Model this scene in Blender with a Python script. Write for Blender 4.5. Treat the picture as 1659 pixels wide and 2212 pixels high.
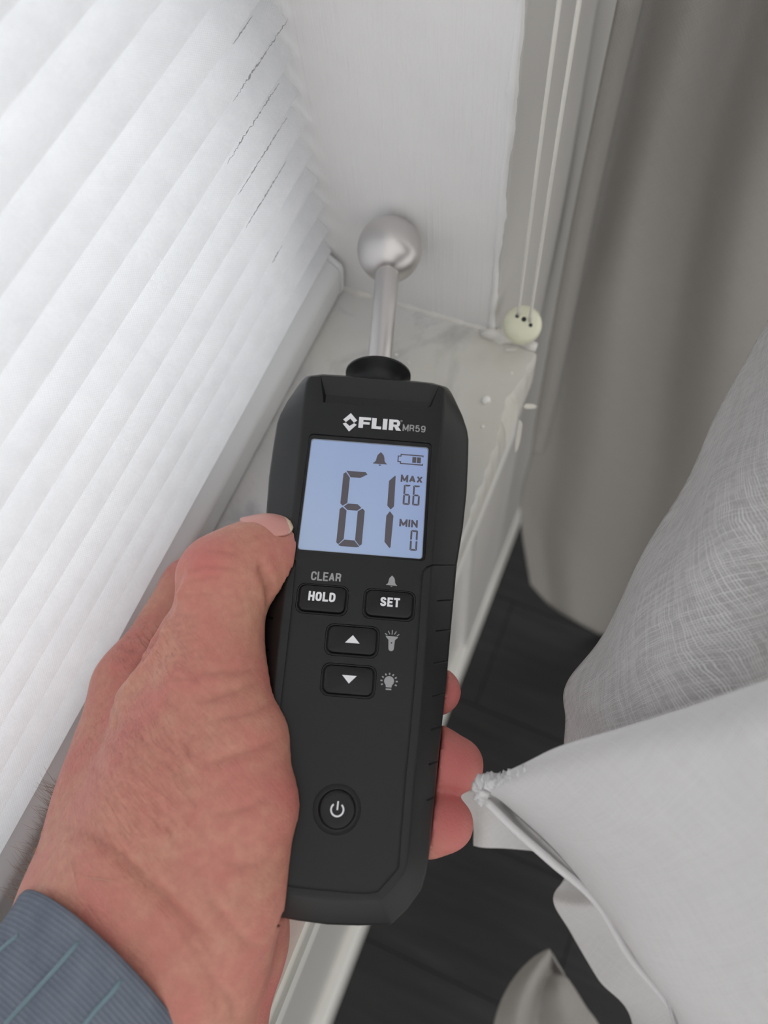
import bpy, bmesh, math, random
import numpy as np
from mathutils import Vector, Matrix
random.seed(5); rng = np.random.default_rng(5)
S = bpy.context.scene
C = S.collection
for o in list(bpy.data.objects): bpy.data.objects.remove(o, do_unlink=True)

# ---------------------------------------------------------------- camera
H = 0.87                      # camera height above the floor (m)
W = np.array([[0.38609880511497535, -0.8588658868604317, 0.3365666369030543],
              [-0.9192270393201708, -0.32771539338930084, 0.2182298584483096],
              [-0.0771321131012355, -0.39363944076164387, -0.9160232681572005]])
F = 1652.56
cam = bpy.data.cameras.new('camera'); camo = bpy.data.objects.new('camera', cam); C.objects.link(camo)
m = Matrix.Identity(4)
for i in range(3):
    m[i][0] = W[i][0]; m[i][1] = -W[i][1]; m[i][2] = -W[i][2]
m[0][3] = 0; m[1][3] = 0; m[2][3] = H
camo.matrix_world = m
cam.sensor_fit = 'VERTICAL'; cam.lens = 5.7; cam.sensor_height = 5.7 / F * 2212; cam.sensor_width = 5.7 / F * 1659
cam.clip_start = 0.01; cam.clip_end = 50
cam.dof.use_dof = True; cam.dof.focus_distance = 0.205; cam.dof.aperture_fstop = 2.3
S.camera = camo

# ---------------------------------------------------------------- light
world = bpy.data.worlds.new('world'); S.world = world; world.use_nodes = True
wn = world.node_tree.nodes; wl = world.node_tree.links
bg = wn['Background']; bg.inputs['Color'].default_value = (1.0, 0.99, 0.975, 1); bg.inputs['Strength'].default_value = 0.86
def area(name, loc, rot, sx, sy, power, col):
    l = bpy.data.lights.new(name, 'AREA'); l.shape = 'RECTANGLE'; l.size = sx; l.size_y = sy; l.energy = power; l.color = col
    o = bpy.data.objects.new(name, l); C.objects.link(o); o.location = loc; o.rotation_euler = rot
    return o
# daylight arriving through the window behind the blind
area('daylight', (0.15, 0.95, 1.25), (math.radians(-90), 0, 0), 3.4, 2.4, 70.0, (1.0, 0.985, 0.97))
sl = bpy.data.lights.new('daylight_sun', 'SUN'); sl.energy = 4.2; sl.angle = math.radians(50); sl.color = (1.0, .985, .97)
so = bpy.data.objects.new('daylight_sun', sl); C.objects.link(so)
from mathutils import Vector as _V
so.rotation_euler = _V((.75, -1.0, -.55)).to_track_quat('-Z', 'Y').to_euler()
S.view_settings.view_transform = 'Standard'; S.view_settings.look = 'None'
S.view_settings.exposure = 0.14; S.view_settings.gamma = 1.0; S.view_settings.use_curve_mapping = False

# ---------------------------------------------------------------- helpers
CX, CY = 829.5, 1106.0
def ray(px, py):
    return W @ np.array([(px - CX) / F, (py - CY) / F, 1.0])
def at(px, py, d):                       # point at distance d (along the view axis)
    return ray(px, py) * d + np.array([0, 0, H])
def at_x(px, py, X):
    r = ray(px, py); return r * (X / r[0]) + np.array([0, 0, H])
def at_z(px, py, z):
    r = ray(px, py); return r * ((z - H) / r[2]) + np.array([0, 0, H])
def project(P):                          # world points -> pixels, depth
    q = (np.asarray(P) - np.array([0, 0, H])) @ W
    return CX + F * q[:, 0] / q[:, 2], CY + F * q[:, 1] / q[:, 2], q[:, 2]
# the held meter's own frame: u across, v towards its tip, w out of its face (mm)
DO = np.array([-0.003714919011281228, 0.026311744392646868, -0.19 + H])
DU = np.array([0.31592655699780386, -0.9430080651566116, -0.10452846326765347])
DV = np.array([0.948202417210145, 0.317666768795287, 0.0])
DW = np.array([0.033205219173372325, -0.09911414153765087, 0.9945218953682735])
DM = Matrix(((DU[0], DV[0], DW[0], DO[0]), (DU[1], DV[1], DW[1], DO[1]), (DU[2], DV[2], DW[2], DO[2]), (0, 0, 0, 1)))
def dl(px, py, w):                       # pixel seen at height w above the meter's face -> local mm
    r = ray(px, py); o = DO - np.array([0, 0, H])
    s = (DW @ o + w / 1000) / (DW @ r); P = r * s - o
    return np.array([P @ DU, P @ DV, P @ DW]) * 1000

def tag(o, label=None, cat=None, group=None, kind=None):
    if label: o['label'] = label
    if cat: o['category'] = cat
    if group: o['group'] = group
    if kind: o['kind'] = kind
    return o
def empty(name, matrix=None):
    o = bpy.data.objects.new(name, None); C.objects.link(o)
    if matrix is not None: o.matrix_world = matrix
    o.empty_display_size = 0.02
    return o
def mesh_obj(name, verts, faces, mat=None, parent=None, smooth=False, scale=1.0, uv=None):
    me = bpy.data.meshes.new(name)
    v = np.asarray(verts, dtype=float) * scale
    me.from_pydata(v.tolist(), [], [list(map(int, f)) for f in faces]); me.validate(); me.update()
    if uv is not None:
        lay = me.uv_layers.new(name='UVMap'); 
        idx = np.empty(len(me.loops), dtype=np.int32); me.loops.foreach_get('vertex_index', idx)
        lay.data.foreach_set('uv', np.asarray(uv, dtype=np.float32)[idx].ravel())
    if smooth: me.polygons.foreach_set('use_smooth', [True] * len(me.polygons))
    o = bpy.data.objects.new(name, me); C.objects.link(o)
    if mat: me.materials.append(mat)
    if parent: o.parent = parent
    return o
def bake(o):                             # apply an object's modifiers
    dg = bpy.context.evaluated_depsgraph_get()
    me = bpy.data.meshes.new_from_object(o.evaluated_get(dg))
    o.modifiers.clear(); o.data = me
    return o
def bevel(o, w, seg=3, ang=30):
    b = o.modifiers.new('bevel', 'BEVEL'); b.width = w; b.segments = seg; b.limit_method = 'ANGLE'; b.angle_limit = math.radians(ang); b.harden_normals = False
    return o
def shade(o, ang=40):
    o.data.polygons.foreach_set('use_smooth', [True] * len(o.data.polygons))
    try: o.data.set_sharp_from_angle(angle=math.radians(ang))
    except Exception: pass
    return o
def box(name, lo, hi, mat, parent=None, bev=0, scale=1.0):
    x0, y0, z0 = lo; x1, y1, z1 = hi
    v = [(x0,y0,z0),(x1,y0,z0),(x1,y1,z0),(x0,y1,z0),(x0,y0,z1),(x1,y0,z1),(x1,y1,z1),(x0,y1,z1)]
    f = [(0,3,2,1),(4,5,6,7),(0,1,5,4),(1,2,6,5),(2,3,7,6),(3,0,4,7)]
    o = mesh_obj(name, v, f, mat, parent, scale=scale)
    if bev: bevel(o, bev)
    return o
def loft(loops, closed_caps=True):       # list of equal-length loops -> verts, faces
    n = len(loops[0]); v = [p for l in loops for p in l]; f = []
    for k in range(len(loops) - 1):
        for i in range(n):
            j = (i + 1) % n
            f.append((k*n+i, k*n+j, (k+1)*n+j, (k+1)*n+i))
    if closed_caps:
        f.append(tuple(reversed(range(n)))); f.append(tuple(range((len(loops)-1)*n, len(loops)*n)))
    return v, f
def prism(outline, w0, w1):              # 2-D outline (ccw) extruded from w0 up to w1
    return loft([[(x, y, w0) for x, y in outline], [(x, y, w1) for x, y in outline]])
def rrect(x0, x1, y0, y1, r, n=6):
    out = []
    for cx, cy, a0 in ((x1-r, y0+r, -90), (x1-r, y1-r, 0), (x0+r, y1-r, 90), (x0+r, y0+r, 180)):
        for k in range(n + 1):
            a = math.radians(a0 + 90 * k / n); out.append((cx + r*math.cos(a), cy + r*math.sin(a)))
    return out
def circle(cx, cy, r, n=48):
    return [(cx + r*math.cos(2*math.pi*k/n), cy + r*math.sin(2*math.pi*k/n)) for k in range(n)]
def lathe(profile, n=64):                # profile (r, y) about +Y axis; returns verts, faces
    loops = [[(r*math.cos(2*math.pi*k/n), y, -r*math.sin(2*math.pi*k/n)) for k in range(n)] for r, y in profile]
    return loft(loops)
def tube(path, r, n=8):
    path = [np.array(p, float) for p in path]; loops = []
    prev = None
    for i, p in enumerate(path):
        t = path[min(i+1, len(path)-1)] - path[max(i-1, 0)]; t /= np.linalg.norm(t) + 1e-12
        if prev is None:
            a = np.array([0, 0, 1.0]) if abs(t[2]) < .9 else np.array([1.0, 0, 0])
        else: a = prev
        b = a - (a @ t) * t; b /= np.linalg.norm(b); prev = b; c2 = np.cross(t, b)
        rr = r[i] if hasattr(r, '__len__') else r
        loops.append([tuple(p + rr*(math.cos(2*math.pi*k/n)*b + math.sin(2*math.pi*k/n)*c2)) for k in range(n)])
    return loft(loops)
def merge(parts):
    V, Fc = [], []
    for v, f in parts:
        o = len(V); V += [tuple(p) for p in v]; Fc += [tuple(i + o for i in q) for q in f]
    return V, Fc

def cr(P, n):                            # Catmull-Rom resample of control points along axis 0
    P = np.asarray(P, float); m_ = len(P); Q = np.concatenate([[2*P[0]-P[1]], P, [2*P[-1]-P[-2]]]); out = []
    for t_ in np.linspace(0, m_-1, n):
        i = min(int(t_), m_-2); f_ = t_-i; a, b, c, d = Q[i], Q[i+1], Q[i+2], Q[i+3]
        out.append(.5*((2*b)+(-a+c)*f_+(2*a-5*b+4*c-d)*f_**2+(-a+3*b-3*c+d)*f_**3))
    return np.array(out)

# ---------------------------------------------------------------- materials
def mat(name, col=(.8, .8, .8), rough=.5, metal=0, spec=.5, **kw):
    m = bpy.data.materials.new(name); m.use_nodes = True
    p = m.node_tree.nodes['Principled BSDF']
    p.inputs['Base Color'].default_value = (*col, 1); p.inputs['Roughness'].default_value = rough
    p.inputs['Metallic'].default_value = metal; p.inputs['Specular IOR Level'].default_value = spec
    for k, v in kw.items(): p.inputs[k.replace('_', ' ')].default_value = v
    return m
class N:                                 # tiny node helper
    def __init__(s, m): s.t = m.node_tree; s.n = s.t.nodes; s.l = s.t.links; s.p = s.n.get('Principled BSDF')
    def add(s, typ, **kw):
        x = s.n.new(typ)
        for k, v in kw.items():
            if k.startswith('i_'):
                key = k[2:]; key = int(key) if key.isdigit() else key.replace('_', ' ')
                x.inputs[key].default_value = v
            else: setattr(x, k, v)
        return x
    def link(s, a, b): s.l.new(a, b)
    def coord(s, out='Object', scale=(1, 1, 1), rot=(0, 0, 0)):
        tc = s.add('ShaderNodeTexCoord'); mp = s.add('ShaderNodeMapping'); mp.inputs['Scale'].default_value = scale; mp.inputs['Rotation'].default_value = rot
        s.link(tc.outputs[out], mp.inputs['Vector']); return mp.outputs['Vector']
    def noise(s, vec, scale, detail=4, rough=.5, dist=0):
        x = s.add('ShaderNodeTexNoise'); x.inputs['Scale'].default_value = scale; x.inputs['Detail'].default_value = detail
        x.inputs['Roughness'].default_value = rough; x.inputs['Distortion'].default_value = dist; s.link(vec, x.inputs['Vector']); return x.outputs['Fac']
    def ramp(s, fac, stops):
        x = s.add('ShaderNodeValToRGB'); e = x.color_ramp.elements
        while len(e) < len(stops): e.new(.5)
        for i, (pos, c) in enumerate(stops):
            e[i].position = pos; e[i].color = (*c, 1) if len(c) == 3 else c
        s.link(fac, x.inputs['Fac']); return x.outputs['Color']
    def math(s, op, a, b=None):
        x = s.add('ShaderNodeMath', operation=op)
        for i, q in enumerate((a, b)):
            if q is None: continue
            if isinstance(q, (int, float)): x.inputs[i].default_value = q
            else: s.link(q, x.inputs[i])
        return x.outputs[0]
    def mix(s, fac, a, b):
        x = s.add('ShaderNodeMix', data_type='RGBA')
        for i, q in ((0, fac), (6, a), (7, b)):
            if isinstance(q, (int, float)): x.inputs[i].default_value = q
            elif isinstance(q, tuple): x.inputs[i].default_value = (*q, 1)
            else: s.link(q, x.inputs[i])
        return x.outputs[2]
    def bump(s, h, strength, dist, prev=None):
        x = s.add('ShaderNodeBump'); x.inputs['Strength'].default_value = strength; x.inputs['Distance'].default_value = dist
        s.link(h, x.inputs['Height'])
        if prev is not None: s.link(prev, x.inputs['Normal'])
        return x.outputs['Normal']

# painted plaster / woodwork with vertical brush marks
def paint_mat(name, col, brush=.5):
    m = mat(name, col, .45); n = N(m)
    v = n.coord('Object', (900, 900, 22)); b = n.noise(v, 1.0, 3, .6)
    v2 = n.coord('Object', (1, 1, 1)); b2 = n.noise(v2, 60, 3)
    v3 = n.coord('Object', (1, 1, 1)); b3 = n.noise(v3, 420, 2)
    nn = n.bump(b, brush, .00035); nn = n.bump(b2, .25, .001, nn); nn = n.bump(b3, .12, .0003, nn)
    n.link(nn, n.p.inputs['Normal'])
    n.link(n.ramp(b2, [(.3, tuple(c*.97 for c in col)), (.75, col)]), n.p.inputs['Base Color'])
    return m
M = {}
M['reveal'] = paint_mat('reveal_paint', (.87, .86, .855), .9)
M['wall'] = paint_mat('wall_paint_shaded', (.60, .585, .56), .12)  # shade of the room-side faces darkened into the paint
M['apron'] = paint_mat('apron_paint', (.80, .79, .75), .08)
M['caulk'] = mat('caulk', (.82, .80, .76), .4)
M['white_plastic'] = mat('white_plastic', (.76, .77, .78), .35)
M['crumb'] = mat('white_crumb', (.93, .92, .88), .6)
M['cream'] = mat('cream_plastic', (.80, .80, .62), .35)
M['cord'] = mat('cord', (.78, .76, .70), .7)
M['hole'] = mat('dark_hole', (.03, .03, .03), .8)
# marble
mm = mat('marble', (.7, .7, .7), .22); n = N(mm); v = n.coord('Object', (1, 1, 1))
a = n.noise(v, 9, 6, .6, .6); b = n.noise(v, 24, 5, .6, .8); c_ = n.noise(v, 260, 3, .6)
col = n.ramp(a, [(.34, (.46, .47, .49)), (.47, (.72, .72, .72)), (.66, (.80, .79, .77))])
blot = n.ramp(b, [(.53, (0, 0, 0)), (.70, (.95, .95, .95))])
col = n.mix(blot, col, (.36, .37, .39))
y2 = n.noise(v, 22, 4, .5); yel = n.ramp(y2, [(.38, (0, 0, 0)), (.72, (.6, .6, .6))]); col = n.mix(yel, col, (.66, .63, .52))
sy_ = n.add('ShaderNodeSeparateXYZ'); n.link(v, sy_.inputs[0])
fr_ = n.math('MULTIPLY', n.math('SUBTRACT', .058, sy_.outputs[1]), 22.0)
fr_ = n.math('MINIMUM', n.math('MAXIMUM', n.math('ADD', fr_, n.math('MULTIPLY', n.math('SUBTRACT', y2, .5), 1.6)), 0.0), .55)
col = n.mix(fr_, col, (.66, .64, .57))
n.link(col, n.p.inputs['Base Color']); n.link(n.bump(c_, .25, .0004), n.p.inputs['Normal']); M['marble'] = mm
# broken marble edge
mm = mat('marble_broken', (.68, .66, .60), .7); n = N(mm); v = n.coord('Object'); n.link(n.bump(n.noise(v, 500, 4), .6, .001), n.p.inputs['Normal']); M['marble_broken'] = mm
# floor boards
mm = mat('floor_board', (.02, .02, .022), .45, spec=.35); n = N(mm); v = n.coord('Object', (90, 6, 1)); g = n.noise(v, 1, 5, .65, .3)
n.link(n.ramp(g, [(.3, (.010, .010, .011)), (.55, (.018, .017, .018)), (.8, (.034, .032, .033))]), n.p.inputs['Base Color'])
n.link(n.bump(g, .3, .001), n.p.inputs['Normal']); M['board'] = mm
M['subfloor'] = mat('subfloor', (.004, .004, .004), .9)

# pleated non-woven blind fabric: translucent, dotted
def blind_mat():
    m = mat('blind_fabric', (.82, .82, .84), .85, spec=.1); n = N(m)
    tc = n.add('ShaderNodeTexCoord'); mp = n.add('ShaderNodeMapping'); mp.inputs['Scale'].default_value = (1, 1, 1); n.link(tc.outputs['UV'], mp.inputs['Vector'])
    uv = mp.outputs['Vector']
    sep = n.add('ShaderNodeSeparateXYZ'); n.link(uv, sep.inputs[0])
    sx = n.math('SINE', n.math('MULTIPLY', sep.outputs[0], 2*math.pi/.78)); sy = n.math('SINE', n.math('MULTIPLY', sep.outputs[1], 2*math.pi/.78))
    dots = n.math('MAXIMUM', n.math('MULTIPLY', sx, sy), 0.0)
    cl = n.noise(uv, .12, 5, .65); cl2 = n.noise(uv, 1.2, 3, .7)
    patch = n.ramp(n.noise(uv, .035, 3), [(.4, (0, 0, 0)), (.6, (1, 1, 1))])
    col = n.ramp(cl, [(.3, (.75, .75, .765)), (.6, (.84, .84, .855))])
    col = n.mix(n.ramp(cl2, [(.4, (.0, .0, .0)), (.75, (.5, .5, .5))]), col, (.70, .70, .72))
    d2 = n.math('MULTIPLY', dots, n.math('ADD', n.math('MULTIPLY', patch, .75), .25))
    col = n.mix(d2, col, (.99, .99, 1.0))
    n.link(col, n.p.inputs['Base Color'])
    h = n.math('ADD', n.math('MULTIPLY', cl2, .5), dots)
    n.link(n.bump(h, .5, .0003), n.p.inputs['Normal'])
    tr = n.add('ShaderNodeBsdfTranslucent'); n.link(n.mix(.5, col, (.96, .96, .97)), tr.inputs['Color'])
    mx = n.add('ShaderNodeMixShader'); mx.inputs[0].default_value = .55
    n.link(n.p.outputs[0], mx.inputs[1]); n.link(tr.outputs[0], mx.inputs[2])
    n.link(mx.outputs[0], n.n['Material Output'].inputs['Surface'])
    return m
M['blind'] = blind_mat()

# open-weave linen (UV in mm)
def linen_mat(name, base, gap, holes, pitch=.62, transl=.3, bumpd=.0003):
    m = mat(name, base, .9, spec=.1); n = N(m)
    uv = n.coord('UV', (1, 1, 1), (0, 0, math.radians(33)))
    def warp(scale, amp):
        x = n.add('ShaderNodeTexNoise'); x.inputs['Scale'].default_value = scale; x.inputs['Detail'].default_value = 2; n.link(uv, x.inputs['Vector'])
        y = n.add('ShaderNodeVectorMath', operation='SCALE'); y.inputs[3].default_value = amp; n.link(x.outputs['Color'], y.inputs[0])
        return y.outputs[0]
    ad = n.add('ShaderNodeVectorMath', operation='ADD'); n.link(uv, ad.inputs[0]); n.link(warp(.12, 2.2), ad.inputs[1])
    ad2 = n.add('ShaderNodeVectorMath', operation='ADD'); n.link(ad.outputs[0], ad2.inputs[0]); n.link(warp(.9, .22), ad2.inputs[1])
    sep = n.add('ShaderNodeSeparateXYZ'); n.link(ad2.outputs[0], sep.inputs[0])
    def thread(ax, other):
        s_ = n.math('SINE', n.math('MULTIPLY', sep.outputs[ax], 2*math.pi/pitch))
        s_ = n.math('ADD', n.math('MULTIPLY', s_, .5), .5)
        mp = n.add('ShaderNodeMapping'); mp.inputs['Scale'].default_value = (1.6, .05, 1) if ax == 0 else (.05, 1.6, 1); n.link(ad2.outputs[0], mp.inputs['Vector'])
        slub = n.noise(mp.outputs['Vector'], 1.0, 2, .6)            # thick and thin yarns
        slub = n.ramp(slub, [(.40, (.50, .50, .50)), (.66, (1.0, 1.0, 1.0))])
        return n.math('MULTIPLY', s_, slub)
    th = n.math('MAXIMUM', thread(0, 1), thread(1, 0))
    fz = n.noise(uv, 3.0, 4, .7)
    th = n.math('ADD', th, n.math('MULTIPLY', n.math('SUBTRACT', fz, .5), .7))
    mask = n.ramp(th, [(.30, (0, 0, 0)), (.78, (1, 1, 1))])
    n.link(n.mix(mask, gap, base), n.p.inputs['Base Color'])
    n.link(n.bump(th, .6, bumpd), n.p.inputs['Normal'])
    tr = n.add('ShaderNodeBsdfTranslucent'); tr.inputs['Color'].default_value = (*base, 1)
    mx = n.add('ShaderNodeMixShader'); mx.inputs[0].default_value = transl
    n.link(n.p.outputs[0], mx.inputs[1]); n.link(tr.outputs[0], mx.inputs[2])
    tp = n.add('ShaderNodeBsdfTransparent'); mx2 = n.add('ShaderNodeMixShader')
    n.link(n.math('MULTIPLY', n.math('SUBTRACT', 1.0, mask), holes), mx2.inputs[0])
    n.link(mx.outputs[0], mx2.inputs[1]); n.link(tp.outputs[0], mx2.inputs[2])
    n.link(mx2.outputs[0], n.n['Material Output'].inputs['Surface'])
    return m
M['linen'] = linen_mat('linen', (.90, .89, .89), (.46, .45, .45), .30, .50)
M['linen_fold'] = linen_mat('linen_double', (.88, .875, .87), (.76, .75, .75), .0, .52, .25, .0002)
M['linen_shaded'] = linen_mat('linen_back_shaded', (.44, .425, .40), (.39, .37, .35), .0, 1.2, .12, .0001)  # shaded copy of the linen: dimness put into a darker colour

# meter
def plastic(name, col, rough, grain=900, strength=.15):
    m = mat(name, col, rough, spec=.5); n = N(m); v = n.coord('Object'); n.link(n.bump(n.noise(v, grain*4, 2), strength, .0001), n.p.inputs['Normal']); n.p.inputs['Specular IOR Level'].default_value = .38; return m
M['housing'] = plastic('black_rubber', (.013, .0137, .014), .40)
M['panel'] = plastic('black_plastic_panel', (.010, .010, .0105), .42)
M['button'] = plastic('button_rubber', (.006, .006, .007), .30)
M['bezel'] = mat('bezel', (.004, .004, .006), .15)
M['ink_white'] = mat('white_print', (.85, .85, .88), .5)
M['ink_grey'] = mat('grey_print', (.36, .36, .37), .5)
M['lcd_ink'] = mat('lcd_segment', (.11, .10, .12), .35)
M['glass_edge'] = mat('glass_edge', (.30, .33, .38), .2)
mm = mat('brushed_steel', (.66, .64, .63), .33, metal=1.0); n = N(mm); v = n.coord('Object', (1, 1, 1)); g = n.noise(v, 1400, 3); n.link(n.bump(g, .12, .0001), n.p.inputs['Normal']); M['steel'] = mm
mm = mat('lcd_screen', (.22, .26, .32), .12); n = N(mm)
v = n.coord('Object', (1, 1, 1)); sp = n.add('ShaderNodeSeparateXYZ'); n.link(v, sp.inputs[0])
g = n.math('ADD', n.math('MULTIPLY', sp.outputs[0], -9.0), n.math('MULTIPLY', n.math('SUBTRACT', .085, sp.outputs[1]), 9.0))
g = n.math('ADD', g, .35)
colr = n.ramp(g, [(.0, (.24, .34, .78)), (.5, (.34, .47, .80)), (1.0, (.52, .66, .86))])
n.link(colr, n.p.inputs['Emission Color']); n.p.inputs['Emission Strength'].default_value = .37; M['lcd'] = mm

# skin
def skin_mat():
    m = mat('skin', (.6, .3, .24), .48, spec=.35); n = N(m)
    v = n.coord('Object')
    at_ = n.add('ShaderNodeAttribute', attribute_name='redness')
    big = n.noise(v, 55, 4, .6); fine = n.noise(v, 420, 4, .6)
    c1 = n.mix(n.ramp(big, [(.38, (0, 0, 0)), (.62, (1, 1, 1))]), (.58, .215, .175), (.60, .31, .215))
    c1 = n.mix(n.ramp(fine, [(.35, (.5, .5, .5)), (.7, (0, 0, 0))]), c1, (.45, .17, .135))
    c1 = n.mix(at_.outputs['Fac'], c1, (.58, .165, .155))
    ca = n.add('ShaderNodeAttribute', attribute_name='crease')
    c1 = n.mix(n.math('MULTIPLY', ca.outputs['Fac'], .42), c1, (.30, .105, .08))
    n.link(c1, n.p.inputs['Base Color'])
    n.p.inputs['Subsurface Weight'].default_value = .12; n.p.inputs['Subsurface Radius'].default_value = (1, .35, .2); n.p.inputs['Subsurface Scale'].default_value = .0025
    # wrinkle relief: cross-hatched skin lines
    wr = n.add('ShaderNodeAttribute', attribute_name='wrinkle')
    vd = n.coord('Object', (1, 1, 1), (0, 0, math.radians(42)))
    mp = n.add('ShaderNodeMapping'); mp.inputs['Scale'].default_value = (230, 1250, 600); n.link(vd, mp.inputs['Vector'])
    l1 = n.noise(mp.outputs['Vector'], 1.0, 3, .55, .35)
    l1 = n.ramp(l1, [(.30, (0, 0, 0)), (.50, (1, 1, 1))])
    vo = n.add('ShaderNodeTexVoronoi', feature='DISTANCE_TO_EDGE'); vo.inputs['Scale'].default_value = 620; n.link(v, vo.inputs['Vector'])
    cell = n.ramp(vo.outputs['Distance'], [(.0, (0, 0, 0)), (.15, (1, 1, 1))])
    nn = n.bump(cell, .18, .00022)
    h = n.math('MULTIPLY', l1, wr.outputs['Fac'])
    nn = n.bump(h, .55, .0005, nn)
    dark = n.math('MULTIPLY', n.math('MULTIPLY', n.math('SUBTRACT', 1.0, l1), wr.outputs['Fac']), .16)
    c1 = n.mix(dark, c1, (.36, .13, .10)); n.link(c1, n.p.inputs['Base Color'])
    nn = n.bump(fine, .25, .0005, nn)
    n.link(nn, n.p.inputs['Normal'])
    return m
M['skin'] = skin_mat()
M['nail'] = mat('nail', (.68, .32, .28), .28, spec=.5, Subsurface_Weight=.2, Subsurface_Scale=.002)
M['nail_edge'] = mat('nail_edge', (.78, .60, .42), .4)
M['dry_skin'] = mat('dry_skin', (.85, .72, .6), .8)
M['hair'] = mat('arm_hair', (.30, .21, .16), .6)
M['hair_light'] = mat('arm_hair_light', (.6, .42, .3), .5)
def sleeve_mat():
    m = mat('sleeve_cloth', (.14, .17, .21), .85, spec=.15); n = N(m)
    tc = n.add('ShaderNodeTexCoord'); sep = n.add('ShaderNodeSeparateXYZ'); n.link(tc.outputs['UV'], sep.inputs[0])
    rib = n.math('SINE', n.math('MULTIPLY', sep.outputs[1], 2*math.pi/1.15)); rib = n.math('ADD', n.math('MULTIPLY', rib, .5), .5)
    nz = n.noise(tc.outputs['UV'], .12, 4, .6); nz2 = n.noise(tc.outputs['UV'], 1.3, 3, .6)
    c1 = n.ramp(nz, [(.3, (.125, .150, .195)), (.7, (.20, .225, .275))])
    c1 = n.mix(n.math('MULTIPLY', n.math('SUBTRACT', 1.0, rib), .45), c1, (.085, .10, .125))
    c1 = n.mix(n.math('MULTIPLY', nz2, .25), c1, (.26, .29, .33))
    n.link(c1, n.p.inputs['Base Color']); n.link(n.bump(n.math('ADD', rib, n.math('MULTIPLY', nz2, .6)), .5, .0004), n.p.inputs['Normal'])
    return m
M['sleeve'] = sleeve_mat(); M['seam'] = mat('seam_thread', (.16, .235, .27), .8)

# ================================================================ STRUCTURE
XW = 0.1772; YW = 0.050; YB = 0.1222; ZS = H - 0.249; 
def struct(o): o['kind'] = 'structure'; return o
# floor: dark boards laid along Y
fl = struct(box('floor', (-1.5, -1.3, -.03), (1.6, .4, -.004), M['subfloor']))
bw = .128; sh = None
nb = 0
for i in range(-6, 8):
    y0 = -1.25; x0 = i*bw + .012
    offs = (i * 37 % 11) / 11 * .6
    for k in range(-1, 4):
        a0 = max(-1.28, -1.25 + k*.62 - offs + .25); a1 = min(.056, -1.25 + (k+1)*.62 - offs + .25)
        if a1 - a0 < .03: continue
        box('floor_board', (x0+.0003, a0+.0003, -.004), (x0+bw-.0003, a1-.0003, 0), M['board'], fl, .0005)
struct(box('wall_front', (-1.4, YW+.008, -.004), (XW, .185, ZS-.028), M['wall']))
struct(box('wall_right', (XW, YW, -.004), (1.5, .185, 2.05), M['reveal']))
struct(box('wall_left', (-1.4, YW, -.004), (-1.25, .185, 2.05), M['reveal']))
struct(box('wall_top', (-1.25, YW, 1.95), (XW, .185, 2.05), M['reveal']))
# casing face beside the reveal, its shade put into the paint colour
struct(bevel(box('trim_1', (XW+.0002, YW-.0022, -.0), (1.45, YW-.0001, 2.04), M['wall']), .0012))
# irregular paint ridge on the outer corner of the reveal
pts = [(XW+.0005 - .00015*math.sin(k*.9), YW-.0002 + .0003*math.sin(k*.13)+.00022*math.sin(k*.57), ZS + k*.003) for k in range(0, 160)]
v, f = tube(pts, [.0014 + .00016*math.sin(k*.41) + .00014*math.sin(k*1.3)+.0001*math.sin(k*2.9) for k in range(160)], 8)
o = mesh_obj('trim_2', v, f, M['reveal'], smooth=True); struct(o)

# baseboard
struct(bevel(box('baseboard_front', (-1.25, YW-.004, 0), (XW+.3, YW+.009, .09), M['apron']), .003))
# apron board under the sill
v, f = [], []
prof = [(.0335, ZS-.0205), (.0325, ZS-.024), (.0325, ZS-.060), (.0345, ZS-.066), (.0395, ZS-.070), (.0455, ZS-.078), (.050, ZS-.095), (YW+.009, ZS-.098), (YW+.009, ZS-.0205)]
L0 = [(-1.25, y, z) for y, z in prof]; L1 = [(.1705, y, z) for y, z in prof]
v, f = loft([L1, L0]); o = shade(bevel(mesh_obj('trim_3', v, f, M['apron']), .0012)); struct(o)

# marble sill with chipped front edge
xs = np.concatenate([np.linspace(-1.25, 0, 60), np.linspace(.004, .1736, 90), [.17365, .1771]])
def chip(x):
    c = .0006*math.sin(x*310)+.0004*math.sin(x*797+1)
    c += .0035*math.exp(-((x-.152)/.010)**2) + .0022*math.exp(-((x-.137)/.006)**2) + .0012*math.exp(-((x-.118)/.008)**2) + .0009*math.exp(-((x-.02)/.01)**2)
    return c
V = []; Fc = []
rows = 7
for x in xs:
    c = max(0, chip(x))
    if x > .17361: c = .0202
    V += [(x, YB+.062, ZS), (x, .0305+c+.004, ZS), (x, .0305+c, ZS-.0004), (x, .0298+c*.9, ZS-.0022-.3*c), (x, .0298+(c if x > .17361 else .35*c), ZS-.008), (x, .0298+(c if x > .17361 else 0), ZS-.0198), (x, YB+.062, ZS-.020)]
n_ = 7
for i in range(len(xs)-1):
    for k in range(n_):
        k2 = (k+1) % n_
        Fc.append((i*n_+k, (i+1)*n_+k, (i+1)*n_+k2, i*n_+k2))
Fc.append(tuple(range(n_))); Fc.append(tuple(reversed(range((len(xs)-1)*n_, len(xs)*n_))))
sill = mesh_obj('trim_4', V, Fc, M['marble']); struct(sill); sill.data.materials.append(M['marble_broken'])
shade(sill, 30)
bmm = bmesh.new(); bmm.from_mesh(sill.data); bmesh.ops.recalc_face_normals(bmm, faces=bmm.faces); bmm.to_mesh(sill.data); bmm.free()
for p_ in sill.data.polygons:
    c = p_.center
    if c.x > .11 and c.y < .0345 and c.z < ZS-.0008 and chip(c.x) > .0026: p_.material_index = 1
sill['label'] = 'grey veined marble window sill with a chipped front edge'
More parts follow.
